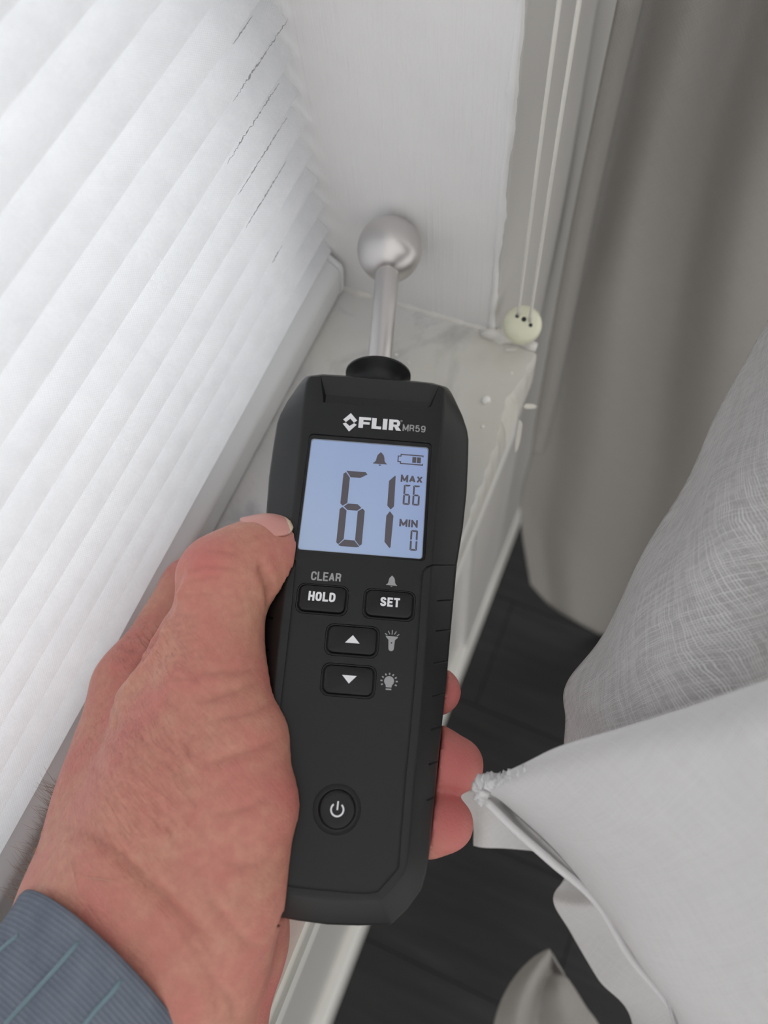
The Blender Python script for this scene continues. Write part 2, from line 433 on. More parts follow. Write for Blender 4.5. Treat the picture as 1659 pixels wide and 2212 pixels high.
# caulk bead between sill and reveal
ys = np.linspace(.031, YB-.004, 60)
pts = [(XW+.0004 - (.0016 if y < .05 else 0), y, ZS-.0002) for y in ys]
rr = [.0018+.0004*math.sin(y*610)+.0003*math.sin(y*1730)+(.0016*math.exp(-((y-.046)/.004)**2)) for y in ys]
v, f = tube(pts, rr, 8); o = mesh_obj('caulk_bead', v, f, M['caulk'], sill, smooth=True)
# lumpy filler at the outer corner
v, f = tube([(.1745, .0530, ZS+.0008), (.1748, .049, ZS+.0018), (.1755, .046, ZS+.0012), (.175, .043, ZS+.0014), (.1752, .040, ZS+.0005)], [.0012, .0024, .0019, .0022, .0010], 10)
mesh_obj('filler_lump', v, f, M['caulk'], sill, smooth=True)

# window (frame and panes) behind the blind
win = struct(empty('window_1')); win.location = (-.53, .166, ZS)
wz = 1.95 - ZS
for nm, lo, hi in (('window_frame', (-.72, -.018, 0), (-.66, .018, wz)), ('window_frame', (.676, -.018, 0), (.706, .018, wz)), ('window_frame', (-.66, -.018, 0), (.676, .018, .025)),
                   ('window_frame', (-.66, -.018, wz-.06), (.676, .018, wz)), ('window_frame', (-.66, -.018, .62), (.676, .018, .66))):
    box(nm, lo, hi, M['white_plastic'], win, .003)
gm = bpy.data.materials.new('window_glass'); gm.use_nodes = True; n = N(gm)
tp = n.add('ShaderNodeBsdfTransparent'); tp.inputs['Color'].default_value = (.93, .95, .95, 1); gl = n.add('ShaderNodeBsdfGlossy'); gl.inputs['Roughness'].default_value = .02
mx = n.add('ShaderNodeMixShader'); mx.inputs[0].default_value = .06; n.link(tp.outputs[0], mx.inputs[1]); n.link(gl.outputs[0], mx.inputs[2]); n.link(mx.outputs[0], n.n['Material Output'].inputs['Surface'])
box('window_pane', (-.66, -.003, .025), (.676, .003, .62), gm, win); box('window_pane', (-.66, -.003, .66), (.676, .003, wz-.06), gm, win)

# ================================================================ BLIND
blind = empty('pleated_blind'); blind.location = (0, YB, ZS)
tag(blind, 'white pleated fabric blind with a white bottom rail resting on the sill', 'blind')
bx0, bx1 = -1.2, XW-.0026
PITCH = .01116; zb = .0216
def pleat(k):
    z0 = zb + k*PITCH
    # cell: soft upper slope, rounded nose, tucked lower slope, and a back half of the same honeycomb
    fr = [(-.0006, 1.0), (-.0016, .94), (-.0034, .80), (-.0052, .65), (-.0068, .49), (-.0081, .33), (-.0085, .27), (-.0085, .245), (-.0080, .215), (-.0055, .13), (-.0028, .05), (-.0006, 0.0)]
    ring = [(y, z0 + t*PITCH) for y, t in fr] + [(.006, z0+.3*PITCH), (.006, z0+.7*PITCH)]
    nx = 40; xs_ = np.linspace(bx0, bx1, nx)
    V, UV, Fc = [], [], []
    cum = [0]
    for i in range(1, len(ring)): cum.append(cum[-1] + math.hypot(ring[i][0]-ring[i-1][0], ring[i][1]-ring[i-1][1]))
    ph = rng.uniform(0, 6.28, 4)
    for x in xs_:
        wob = .00025*math.sin(x*21+ph[0]) + .0002*math.sin(x*57+ph[1]) + .00012*math.sin(x*230+ph[3]); wz_ = .0002*math.sin(x*13+ph[2])
        for i, (y, z) in enumerate(ring):
            kk = max(0, min(1, (-y-.0006)/.006)) if y < 0 else 0
            V.append((x, y + wob*kk, z + wz_*kk)); UV.append((x*1000 + 7*k, cum[i]*1000 + 13*k))
    m_ = len(ring)
    for i in range(nx-1):
        for j in range(m_):
            j2 = (j+1) % m_
            Fc.append((i*m_+j, i*m_+j2, (i+1)*m_+j2, (i+1)*m_+j))
    o = mesh_obj('pleat', V, Fc, M['blind'], blind, smooth=True, uv=UV)
    shade(o, 40)
    bmm = bmesh.new(); bmm.from_mesh(o.data); bmesh.ops.recalc_face_normals(bmm, faces=bmm.faces); bmm.to_mesh(o.data); bmm.free()
    return o
for k in range(0, 117): pleat(k)
# frayed dark edges where the fabric of some pleats has cracked
M['fray'] = mat('frayed_edge', (.36, .36, .36), .9)
def at_y(px, py, y):
    r = ray(px, py); return r*(y/r[1]) + np.array([0, 0, H])
for (a, b, lump) in (((536, 0), (495, 68), .2), ((618, 34), (497, 203), .8), ((601, 174), (490, 352), 1.0), ((620, 260), (516, 428), .35), ((618, 352), (530, 492), .25), ((600, 500), (578, 540), .2)):
    A, B = at_y(*a, YB-.0086), at_y(*b, YB-.0086)
    k = round(((A[2]+B[2])/2-ZS-zb-.25*PITCH)/PITCH); zz = zb+k*PITCH+.20*PITCH
    nn = int(abs(A[0]-B[0])/.0006)+3; path = []; rad = []
    for q in range(nn):
        t_ = q/(nn-1); x = A[0]+(B[0]-A[0])*t_; env = math.sin(math.pi*t_)**.5
        path.append((x, -.0088+rng.normal(0, .00006), zz+rng.normal(0, .0002)*lump)); rad.append(.00004+.00014*env*abs(rng.normal(.5, .5)))
    v, f = tube(path, rad, 5); mesh_obj('frayed_edge', v, f, M['fray'], blind)
# bottom rail
prof = [(-.0088, .0008), (-.0100, .0040), (-.0114, .0150), (-.0112, .0168), (-.0060, .0212), (-.002, .0222), (.006, .0222), (.008, .019), (.008, .0005), (-.006, .0003)]
L0 = [(bx0, y, z) for y, z in prof]; L1 = [(bx1-.001, y, z) for y, z in prof]
v, f = loft([L1, L0]); o = shade(bevel(mesh_obj('bottom_rail', v, f, M['white_plastic'], blind), .0014, 3, 25), 60)
prof2 = [(-.0094, .0006), (-.0107, .0040), (-.0121, .0152), (-.0119, .0174), (-.0064, .0221), (-.002, .0231), (.0066, .0231), (.0088, .0195), (.0088, .0001), (-.007, .0001)]
L0 = [(bx1-.0015, y, z) for y, z in prof2]; L1 = [(bx1+.0008, y, z) for y, z in prof2]
v, f = loft([L1, L0]); o = shade(bevel(mesh_obj('end_cap', v, f, M['white_plastic'], blind), .0008, 3, 25), 60)

# ================================================================ CORD + KNOB hanging beside the reveal
kn = at(1128, 703, .2835)
cordt = empty('blind_cord'); tag(cordt, 'thin white looped pull cord ending in a round cream knob beside the reveal', 'cord')
cordt.location = tuple(kn)
o = None
prof = [(.0001, -.0048), (.003, -.0046), (.0055, -.0034), (.0070, -.0008), (.0072, .0012), (.0066, .0034), (.005, .0046), (.003, .0050), (.0001, .0051)]
v, f = lathe(prof, 48)
# turn the lathe axis (+Y) towards the viewer and up
ax = -(ray(1128, 703)/np.linalg.norm(ray(1128, 703))) + np.array([0, 0, .25]); ax /= np.linalg.norm(ax)
sx_ = np.cross(ax, [0, 0, 1.0]); sx_ /= np.linalg.norm(sx_); sz_ = np.cross(sx_, ax)
v = [tuple(sx_*p[0] + ax*p[1] + sz_*p[2]) for p in v]
knob = mesh_obj('knob', v, f, M['cream'], cordt, smooth=True)
for q, hr in ((( -.0030, -.0002), .0007), ((-.0003, .0016), .0009), ((.0022, .0025), .0007)):
    c0 = sx_*(-q[0])*1.0*-1 + sz_*q[1] + ax*.0046
    v, f = tube([c0, c0+ax*.0006], hr, 12); mesh_obj('cord_hole', v, f, M['hole'], knob)
for (ax0, ay0), (bx_, by_), q in (((1195.7, 0), (1118.8, 667), (-.0026, .0012)), ((1217, 0), (1145, 668), (.0018, .0028))):
    p1 = sx_*q[0] + sz_*q[1] + ax*.0048
    top = at(ax0, ay0, .0); 
    base = kn + p1
    # the cord hangs plumb from above
    pts = [p1, p1 + np.array([-.0002, 0.0002, .004])]
    off = np.array([0, 0, 0.])
    for k in range(1, 29):
        pts.append(p1 + np.array([-.0004*math.sin(k*.5)*.6, .0003*math.sin(k*.8), .004 + k*.04]))
    v, f = tube(pts, .0006, 8); mesh_obj('cord_strand', v, f, M['cord'], cordt, smooth=True)

# ================================================================ debris on the sill
def crumb(px, py, r, label, name='plaster_crumb', squash=.6):
    P = at_z(px, py, ZS + r*squash*.6); bm_ = bmesh.new(); bmesh.ops.create_icosphere(bm_, subdivisions=2, radius=r)
    for vv in bm_.verts:
        s_ = 1 + .25*rng.normal(); vv.co = Vector((vv.co.x*s_, vv.co.y*(1+.2*rng.normal()), vv.co.z*squash))
    me = bpy.data.meshes.new(name); bm_.to_mesh(me); bm_.free(); me.materials.append(M['crumb'])
    o = bpy.data.objects.new(name, me); C.objects.link(o); o.location = tuple(P); tag(o, label, 'crumb', 'plaster crumbs on the sill'); shade(o, 180)
crumb(1050, 863, .0016, 'largest white plaster crumb on the marble sill right of the meter head')
crumb(1043, 921, .0006, 'tiny white crumb on the sill below the largest crumb')
crumb(856, 766, .0006, 'tiny white speck on the sill just right of the steel rod')
crumb(883, 783, .0006, 'tiny white speck on the sill above the right side of the collar')
crumb(1105, 806, .0005, 'tiny pale speck on the sill close to its chipped corner')
def flake(name, P, a, b, ang, label, th=.0005, m_='caulk'):
    n0 = 9; out = []
    for k in range(n0):
        t = 2*math.pi*k/n0; out.append((a*math.cos(t)*(1+.2*math.sin(3*t+a*9000)), b*math.sin(t)*(1+.2*math.cos(2*t)), 0))
    v = out + [(x, y, th) for x, y, _ in out]
    f = [tuple(reversed(range(n0))), tuple(range(n0, 2*n0))] + [(k, (k+1) % n0, n0+(k+1) % n0, n0+k) for k in range(n0)]
    o = mesh_obj(name, v, f, M[m_]); o.matrix_world = Matrix.Translation(Vector(P)) @ ang.to_matrix().to_4x4(); tag(o, label, 'flake', 'paint flakes on the sill edge'); return o
from mathutils import Euler
flake('paint_flake', at_z(1103, 757, ZS+.0002), .0022, .0007, Euler((0, 0, -1.2)), 'thin white paint flake lying on the sill near its outer corner')
P1 = at_z(1120, 940, ZS-.004); flake('paint_flake', P1, .0062, .0011, Euler((.2, -.3, .2)), 'long curled pinkish paint flake sticking out from the sill edge', m_='marble_broken')
P1 = at_z(1143, 878, ZS-.006); flake('paint_flake', P1, .0030, .0012, Euler((.5, .5, -.9)), 'short pale paint flake hanging below the chipped sill corner', m_='marble_broken')

# ================================================================ METER
dev = empty('moisture_meter', DM); dev.scale = (1, 1, 1)
tag(dev, 'black handheld moisture meter with lit display and steel ball probe, held in the hand', 'meter')
mmS = .001
def dmesh(name, vf, m_, parent=dev, smooth=False):
    o = mesh_obj(name, vf[0], vf[1], m_, parent, smooth, scale=mmS); return o
outer = [(0,124),(10,123.9),(17,123.7),(21.7,122.6),(23.0,120.9),(24.3,118.4),(26.7,113.2),(28.2,108.6),(28.7,105.5),(28.8,98),(28.7,88),(28.0,77),(26.7,66),(25.8,48),(25.1,32),(24.1,16),(23.4,4),(22.8,-7.7),(22.3,-12.2),(21.4,-15.8),(18.2,-20.3),(14.6,-23.8),(7,-24.5),(0,-24.8)]
inner = [(0,117.9),(9,117.9),(15,117.8),(19.2,117.2),(19.9,116.6),(20.3,114.8),(20.3,111),(20.2,108),(20.1,105),(19.8,98),(19.6,88),(19.3,77),(19.1,66),(18.7,48),(18.4,32),(17.9,16),(17.5,4),(17.2,-7.7),(16.9,-10.6),(16.1,-12.8),(13.9,-15.6),(11.4,-18.2),(5.5,-18.7),(0,-18.9)]
def full(h): return h + [(-x, y) for x, y in reversed(h[1:-1])]
def scaled(pts_, dx, y0=None, dy=0): 
    cx_, cy_ = 0, 50
    out = []
    for x, y in pts_:
        out.append((x*(1-dx/26.0), cy_ + (y-cy_)*(1-dx/72.0)))
    return out
O_ = full(outer); I_ = full(inner)
loops = [[(x, y, -32) for x, y in scaled(O_, 5.5)], [(x, y, -29) for x, y in scaled(O_, 2.0)], [(x, y, -24) for x, y in scaled(O_, .3)], [(x, y, -9.5) for x, y in O_],
         [(x, y, -8) for x, y in scaled(O_, .35)], [(x, y, 0) for x, y in I_]]
# loops run clockwise seen from +w, reverse for outward normals
loops = [list(reversed(l)) for l in loops]
housing = dmesh('housing', loft(loops), M['housing'])
def cut(target, vf_list):
    v, f = merge(vf_list)
    c = mesh_obj('cutter', v, f, None, None, scale=mmS); c.matrix_world = DM
    bmm = bmesh.new(); bmm.from_mesh(c.data); bmesh.ops.recalc_face_normals(bmm, faces=bmm.faces); bmm.to_mesh(c.data); bmm.free()
    b = target.modifiers.new('cut', 'BOOLEAN'); b.operation = 'DIFFERENCE'; b.object = c; b.solver = 'EXACT'; b.use_self = False
    bpy.context.view_layer.update(); bake(target)
    bpy.data.objects.remove(c, do_unlink=True)
bmm = bmesh.new(); bmm.from_mesh(housing.data); bmesh.ops.recalc_face_normals(bmm, faces=bmm.faces); bmm.to_mesh(housing.data); bmm.free()
bevel(housing, .0006, 3, 18); bpy.context.view_layer.update(); bake(housing)
def strip(path, w, tops, bots):          # groove cutter: path (u,v), width w, per-point top/bottom
    P = [np.array(p, float) for p in path]; L_, R_ = [], []
    for i, p in enumerate(P):
        t = P[min(i+1, len(P)-1)] - P[max(i-1, 0)]; t /= np.linalg.norm(t); nn = np.array([-t[1], t[0]])*w/2
        L_.append(p+nn); R_.append(p-nn)
    loops_ = [[(*L_[i], bots[i]), (*R_[i], bots[i]), (*R_[i], tops[i]), (*L_[i], tops[i])] for i in range(len(P))]
    return loft(loops_)
def surf_w(u, v):                        # height of the sloping flank
    hw = float(np.interp(v, [-16, 4, 16, 32, 48, 66, 77, 98], [21.5, 23.4, 24.1, 25.1, 25.8, 26.7, 28.0, 28.8])); inn = float(np.interp(v, [-10, 4, 16, 32, 48, 66, 77, 98], [17, 17.5, 17.9, 18.4, 18.7, 19.1, 19.3, 19.8]))
    return -max(0, abs(u)-inn)*8.0/(hw-inn)
pockets = []
pockets.append(prism(rrect(-17.5, 17.3, 62.7, 98.3, 1.2), -1.3, 1))
for (x0, x1, y0, y1) in ((-15.5, -2.0, 46.0, 54.2), (1.8, 15.4, 46.0, 54.2), (-7.0, 6.8, 35.8, 44.1), (-7.0, 6.8, 25.7, 34.0)):
    pockets.append(prism(rrect(x0, x1, y0, y1, 2.0), -.8, 1))
pockets.append(prism(circle(0, 0, 5.65), -.9, 1))
# recess with slanted ends near the top
rec = [(-14.6, 113.6), (-14.4, 108.9), (13.4, 109.0), (15.0, 109.6), (16.2, 110.4), (17.6, 113.6)]
rec_top = [(-18.2, 118.6), (-14.0, 108.4), (13.4, 108.6), (15.3, 109.2), (16.8, 110.2), (19.6, 118.6)]
pockets.append(loft([[(x, y, -2.6) for x, y in [(-14.5, 112.8), (-14.3, 108.9), (13.2, 109.0), (14.6, 109.5), (15.6, 110.4), (17.0, 112.8)]],
                     [(x, y, .8) for x, y in [(-17.2, 120.0), (-14.9, 108.6), (13.5, 108.7), (15.3, 109.2), (16.9, 110.4), (19.6, 120.0)]]]))
cut(housing, pockets)
gp = [(27.5,65.4),(25.8,64.8),(22.5,63.3),(19.5,62.0),(17.8,61.0),(16.9,59.8),(16.6,58.0),(16.5,46),(16.3,34.4),(15.9,20),(15.4,8.4),(15.2,-2.8),(15.0,-11.3),(12.9,-13.9),(10.7,-16.4),(8.5,-16.9),(3.9,-17.0),(-5.3,-16.9),(-10.7,-16.6),(-12.9,-14.1),(-15.0,-11.3),(-15.2,-2.8),(-15.4,8.4),(-15.9,24.6),(-16.1,43.6),(-16.5,58.0),(-16.9,59.8),(-17.8,61.0),(-19.5,62.0),(-22.5,63.3),(-25.8,64.8),(-27.5,65.4)]
cut(housing, [strip(gp, .55, [1.5]*len(gp), [surf_w(*p)-.55 - (.3 if abs(p[0]) > 26 else 0) for p in gp])])
slots = []
for v0 in (54.7, 46.6, 38.3, 30.0, 21.9, 13.7, 5.5):
    for s in (1, -1):
        pp = [(s*(21.2), v0-1.8), (s*24.0, v0-.4), (s*27.5, v0+1.0)]
        slots.append(strip(pp, .5, [1.0]*3, [surf_w(*p)-.9 for p in pp]))
cut(housing, slots)
shade(housing, 25)
housing.parent = dev

# display
screen = dmesh('display_screen', prism(rrect(-16.95, 16.6, 63.3, 97.0, .9), -1.28, -.65), M['lcd']); 
torch = dmesh('torch_window', prism([(-14.3, 109.1), (13.1, 109.2), (14.4, 109.7), (15.4, 110.5), (16.6, 112.7), (-14.3, 112.7)], -2.58, -2.3), M['bezel'])
def ring(outl, inl, w0, w1):
    n0 = len(outl); v = [(x, y, w0) for x, y in outl] + [(x, y, w1) for x, y in outl] + [(x, y, w1) for x, y in inl] + [(x, y, w0) for x, y in inl]
    f = []
    for i in range(n0):
        j = (i+1) % n0
        for k in range(4):
            k2 = (k+1) % 4; f.append((k*n0+i, k*n0+j, k2*n0+j, k2*n0+i))
    return v, f
dmesh('display_bezel', ring(rrect(-17.45, 17.25, 62.75, 98.25, 1.2), rrect(-16.8, 16.5, 63.4, 97.0, .8), -1.25, -.35), M['bezel'])
ZI = -.64
def flat(name, polys, m_, w=ZI, th=.04, parent=screen):
    return dmesh(name, merge([prism(p, w, w+th) for p in polys]), m_, parent)
def seven(x0, x1, y0, y1, t, segs, g=.12, ym=None):
    ym = (y0+y1)/2 if ym is None else ym; h = t/2; P = []
    def hs(y, yy0, yy1, kind):
        if kind == 'top': return [(x0+g+.3*t, y1), (x0+g+t, y1-t), (x1-t-g, y1-t), (x1-g+.0*t, y1-.35*t), (x1-g-.3*t, y1)][::-1]
        if kind == 'bot': return [(x0+g+.2*t, y0+.1*t), (x0+g+t, y0+t), (x1-t-g, y0+t), (x1-g-.2*t, y0+.1*t), (x1-g-.6*t, y0), (x0+g+.6*t, y0)][::-1]
        return [(x0+g+.45*t, ym), (x0+g+t, ym+h), (x1-g-t, ym+h), (x1-g-.45*t, ym), (x1-g-t, ym-h), (x0+g+t, ym-h)][::-1]
    if 'a' in segs: P.append(hs(0, 0, 0, 'top'))
    if 'd' in segs: P.append(hs(0, 0, 0, 'bot'))
    if 'g' in segs: P.append(hs(0, 0, 0, 'mid'))
    if 'f' in segs: P.append([(x0, y1-.5*t), (x0, ym+.35*t+g), (x0+.35*t, ym+g), (x0+t, ym+h+g), (x0+t, y1-t-g), (x0+.35*t, y1-.25*t)])
    if 'e' in segs: P.append([(x0, ym-.35*t-g), (x0, y0+.5*t), (x0+.3*t, y0+.25*t), (x0+t, y0+t+g), (x0+t, ym-h-g), (x0+.35*t, ym-g)])
    if 'b' in segs: P.append([(x1, ym+.35*t+g), (x1, y1-.5*t), (x1-.35*t, y1-.25*t), (x1-t, y1-t-g), (x1-t, ym+h+g), (x1-.35*t, ym+g)])
    if 'c' in segs: P.append([(x1, y0+.5*t), (x1, ym-.35*t-g), (x1-.35*t, ym-g), (x1-t, ym-h-g), (x1-t, y0+t+g), (x1-.3*t, y0+.25*t)])
    return P
flat('large_digit', seven(-6.75, .1, 65.4, 87.8, 1.9, 'afgecd', .18, 76.95), M['lcd_ink'])
flat('large_digit', [[(7.95, 78.1), (7.8, 87.35), (7.5, 87.35), (6.05, 85.7), (6.1, 78.2), (7.1, 77.15)], [(6.95, 76.6), (6.05, 75.2), (6.1, 67.6), (7.6, 65.9), (7.85, 66.2), (8.0, 75.3)]], M['lcd_ink'])
flat('small_digit', seven(10.25, 12.2, 78.9, 84.95, .5, 'afgecd', .07), M['lcd_ink']); flat('small_digit', seven(12.85, 14.85, 78.9, 84.95, .5, 'afgecd', .07), M['lcd_ink'])
flat('small_digit', seven(12.95, 14.95, 65.7, 71.6, .5, 'abcdef', .07), M['lcd_ink'])
def bell(cx, y0, y1, w_):
    h = y1-y0; s = w_/2; out = []
    pts_ = [(s, y0+.17*h), (s*.86, y0+.2*h), (s*.62, y0+.36*h), (s*.56, y0+.6*h), (s*.44, y0+.8*h), (s*.2, y0+.92*h), (s*.1, y0+h)]
    out = [(cx-s, y0+.12*h), (cx+s, y0+.12*h)] + [(cx+x, y) for x, y in pts_] + [(cx-x, y) for x, y in reversed(pts_)]
    cl = [(cx + s*.2*math.cos(math.pi+math.pi*k/6), y0+.07*h + s*.16*math.sin(math.pi+math.pi*k/6)) for k in range(7)]
    return [out, cl]
flat('bell_icon', bell(3.15, 90.2, 94.3, 3.9), M['lcd_ink'])
t = .32
flat('battery_icon', [[(8.7, 94.05), (15.2, 94.05), (15.2, 94.4), (8.7, 94.4)], [(8.7, 91.2), (15.2, 91.2), (15.2, 91.55), (8.7, 91.55)], [(8.7, 93.5), (9.0, 93.5), (9.0, 94.2), (8.7, 94.2)], [(8.7, 91.4), (9.0, 91.4), (9.0, 92.1), (8.7, 92.1)],
    [(7.95, 91.8), (8.25, 91.8), (8.25, 93.8), (7.95, 93.8)], [(8.1, 91.8), (8.9, 91.8), (8.9, 92.1), (8.1, 92.1)], [(8.1, 93.5), (8.9, 93.5), (8.9, 93.8), (8.1, 93.8)],
    [(14.95, 93.8), (15.2, 93.8), (15.2, 94.2), (14.95, 94.2)], [(14.95, 91.4), (15.2, 91.4), (15.2, 91.8), (14.95, 91.8)],
    [(12.1, 91.9), (13.2, 91.9), (13.2, 93.7), (12.1, 93.7)], [(13.4, 91.9), (14.5, 91.9), (14.5, 93.7), (13.4, 93.7)]], M['lcd_ink'])
def text(name, s, x0, x1, y0, y1, m_, w, parent, bold=.02, th=.03):
    cu = bpy.data.curves.new('t', 'FONT'); cu.body = s; cu.size = 1; cu.offset = bold; cu.extrude = .01; cu.resolution_u = 4
    o = bpy.data.objects.new('t', cu); C.objects.link(o); bpy.context.view_layer.update()
    me = bpy.data.meshes.new_from_object(o.evaluated_get(bpy.context.evaluated_depsgraph_get()))
    bpy.data.objects.remove(o, do_unlink=True)
    co = np.array([q.co[:] for q in me.vertices]); lo = co.min(0); hi = co.max(0)
    co[:, 0] = x0 + (co[:, 0]-lo[0])/(hi[0]-lo[0])*(x1-x0); co[:, 1] = y0 + (co[:, 1]-lo[1])/(hi[1]-lo[1])*(y1-y0); co[:, 2] = w + (co[:, 2] > 0)*th
    me.vertices.foreach_set('co', (co*mmS).ravel()); me.name = name
    me.materials.clear(); me.materials.append(m_)
    r = bpy.data.objects.new(name, me); C.objects.link(r); r.parent = parent
    return r
GL = {'M': [[(0,0),(0,1),(.5,.12),(1,1),(1,0)]], 'A': [[(0,0),(.5,1),(1,0)],[(.2,.3),(.8,.3)]], 'X': [[(0,0),(1,1)],[(0,1),(1,0)]], 'I': [[(0,0),(0,1)]], 'N': [[(0,0),(0,1),(1,0),(1,1)]],
 'L': [[(0,1),(0,0),(1,0)]], 'E': [[(1,1),(0,1),(0,0),(1,0)],[(0,.5),(.85,.5)]], 'T': [[(0,1),(1,1)],[(.5,1),(.5,0)]], 'H': [[(0,0),(0,1)],[(1,0),(1,1)],[(0,.5),(1,.5)]],
 'O': [[(.5,1),(.2,.96),(.03,.8),(0,.6),(0,.4),(.03,.2),(.2,.04),(.5,0),(.8,.04),(.97,.2),(1,.4),(1,.6),(.97,.8),(.8,.96),(.5,1)]],
 'D': [[(0,0),(0,1),(.5,1),(.85,.92),(1,.7),(1,.3),(.85,.08),(.5,0),(0,0)]], 'C': [[(1,.7),(.97,.84),(.8,.97),(.5,1),(.2,.96),(.03,.8),(0,.6),(0,.4),(.03,.2),(.2,.04),(.5,0),(.8,.03),(.97,.16),(1,.32)]],
 'R': [[(0,0),(0,1),(.6,1),(.92,.92),(1,.75),(.92,.56),(.6,.48),(0,.48)],[(.6,.48),(.9,.38),(.93,.1),(1,0)]],
 'S': [[(.97,.74),(.92,.88),(.75,.98),(.5,1),(.2,.96),(.05,.85),(.05,.68),(.2,.57),(.8,.44),(.96,.32),(.96,.15),(.8,.04),(.5,0),(.2,.03),(.05,.13),(0,.28)]],
 '5': [[(.9,1),(.15,1),(.07,.52),(.25,.62),(.5,.66),(.8,.6),(.97,.42),(.97,.24),(.8,.05),(.5,0),(.2,.04),(.03,.22)]],
 '9': [[(.96,.66),(.93,.85),(.75,.98),(.5,1),(.22,.97),(.04,.8),(.03,.58),(.18,.42),(.48,.37),(.78,.44),(.96,.62),(.95,.3),(.8,.06),(.5,0),(.2,.04),(.06,.18)]]}
GW = {'M': 1.3, 'I': .0, 'A': 1.1, 'L': .85, 'E': .85, 'T': .95}
def stext(name, s, x0, x1, y0, y1, m_, w, parent, t, gap=1.5, th=.03):
    tot = sum(GW.get(c, 1) for c in s); n0 = len(s); free = (x1-x0)-t*n0-(n0-1)*t*(gap-1)*1.0
    k = free/tot; x = x0; P = []
    for c in s:
        w_ = GW.get(c, 1)*k
        for pl in GL[c]:
            q = [np.array([x+t/2+a*w_, y0+t/2+b*(y1-y0-t)]) for a, b in pl]
            for i in range(len(q)-1):
                d = q[i+1]-q[i]; d /= np.linalg.norm(d); nn = np.array([-d[1], d[0]])*t/2
                e0 = d*t/2 if (i > 0 and len(q) < 7) or c in 'MN' and i > 0 else 0*d; e1_ = d*t/2*(1 if len(q) < 7 and i < len(q)-2 else 0)
                if abs(d[0]) > .01 and abs(d[1]) > .01 and len(q) < 7: e0 = e0*.3; e1_ = e1_*.3
                if len(q) < 4 and (abs(d[0]) < .01 or abs(d[1]) < .01): e0 = d*t/2; e1_ = d*t/2
                if len(q) < 7 and (abs(d[0]) < .01 or abs(d[1]) < .01): e0 = d*t/2; e1_ = d*t/2
                P.append([tuple(q[i]-e0-nn), tuple(q[i+1]+e1_-nn), tuple(q[i+1]+e1_+nn), tuple(q[i]-e0+nn)])
                if len(q) >= 7 and i > 0: P.append(circle(q[i][0], q[i][1], t/2, 10))
        x += w_+t*gap
    return dmesh(name, merge([prism(p, w+.0002*i, w+th+.0002*i) for i, p in enumerate(P)]), m_, parent)
stext('display_lettering', 'MAX', 9.25, 15.35, 85.7, 87.95, M['lcd_ink'], ZI, screen, .5)
stext('display_lettering', 'MIN', 9.75, 14.75, 72.4, 74.6, M['lcd_ink'], ZI, screen, .5)
dmesh('display_edge', ring(rrect(-16.95, 16.6, 63.3, 97.05, .9), rrect(-16.65, 16.3, 63.6, 96.75, .8), -.66, -.5), M['glass_edge'])
# maker's mark and model lettering
logo = []
cx_, cy_ = -6.4, 102.85
def chev(s): return [(cx_, cy_+s*3.0), (cx_-2.1, cy_+s*.55), (cx_-1.25, cy_-s*.15), (cx_, cy_+s*1.25), (cx_+1.25, cy_-s*.15), (cx_+2.1, cy_+s*.55)] if s > 0 else [(cx_, cy_-3.0), (cx_+2.1, cy_-.55), (cx_+1.25, cy_+.15-.05), (cx_, cy_-1.25), (cx_-1.25, cy_+.15-.05), (cx_-2.1, cy_-.55)]
logo += [[(cx_, cy_+3.0), (cx_-2.0, cy_+.75), (cx_-1.15, cy_-.05), (cx_, cy_+1.2), (cx_+1.15, cy_-.05), (cx_+2.0, cy_+.75)], [(cx_, cy_-3.0), (cx_+2.0, cy_-.60), (cx_+1.2, cy_+.02-.22), (cx_, cy_-1.2), (cx_-1.2, cy_-.20), (cx_-2.0, cy_-.60)]]
B0, B1 = 101.35, 104.85
def fx(a): return -3.9 + a
logo += [[(-3.9, B0), (-2.6, B0), (-2.6, B1), (-3.9, B1)], [(-2.6, B1-.85), (-.45, B1-.85), (-.45, B1), (-2.6, B1)], [(-2.6, 102.55), (-.75, 102.55), (-.75, 103.35), (-2.6, 103.35)]]
logo += [[(-.15, B0), (1.15, B0), (1.15, B1), (-.15, B1)], [(1.15, B0), (2.6, B0), (2.6, B0+.9), (1.15, B0+.9)]]
logo += [[(3.0, B0), (4.25, B0), (4.25, B1), (3.0, B1)]]
Rr = [[(4.75, B0), (6.0, B0), (6.0, B1), (4.75, B1)], [(6.0, B1-.8), (7.0, B1-.8), (7.25, B1), (6.0, B1)], [(6.0, 102.5), (7.1, 102.5), (7.0, 103.25), (6.0, 103.25)],
      [(7.0, 103.2), (7.1, 102.5), (7.75, 102.95), (7.95, 103.7), (7.85, 104.3), (7.25, B1), (7.0, B1-.8), (7.05, B1-1.3)], [(6.3, 102.6), (6.9, B0), (8.35, B0), (7.4, 102.7)]]
logo += Rr
flat('maker_logo', logo, M['ink_white'], .01, .03, housing)
dmesh('registered_mark', ring(circle(8.25, 104.6, .3, 16), circle(8.25, 104.6, .18, 16), .01, .04), M['ink_grey'], housing)
stext('model_lettering', 'MR59', 8.75, 15.3, 101.4, 103.6, M['ink_grey'], .01, housing, .33, 1.8)
stext('clear_lettering', 'CLEAR', -12.35, -4.45, 55.1, 57.55, M['ink_grey'], .01, housing, .42)
flat('bell_print', bell(8.85, 55.0, 58.0, 2.9), M['ink_grey'], .01, .03, housing)
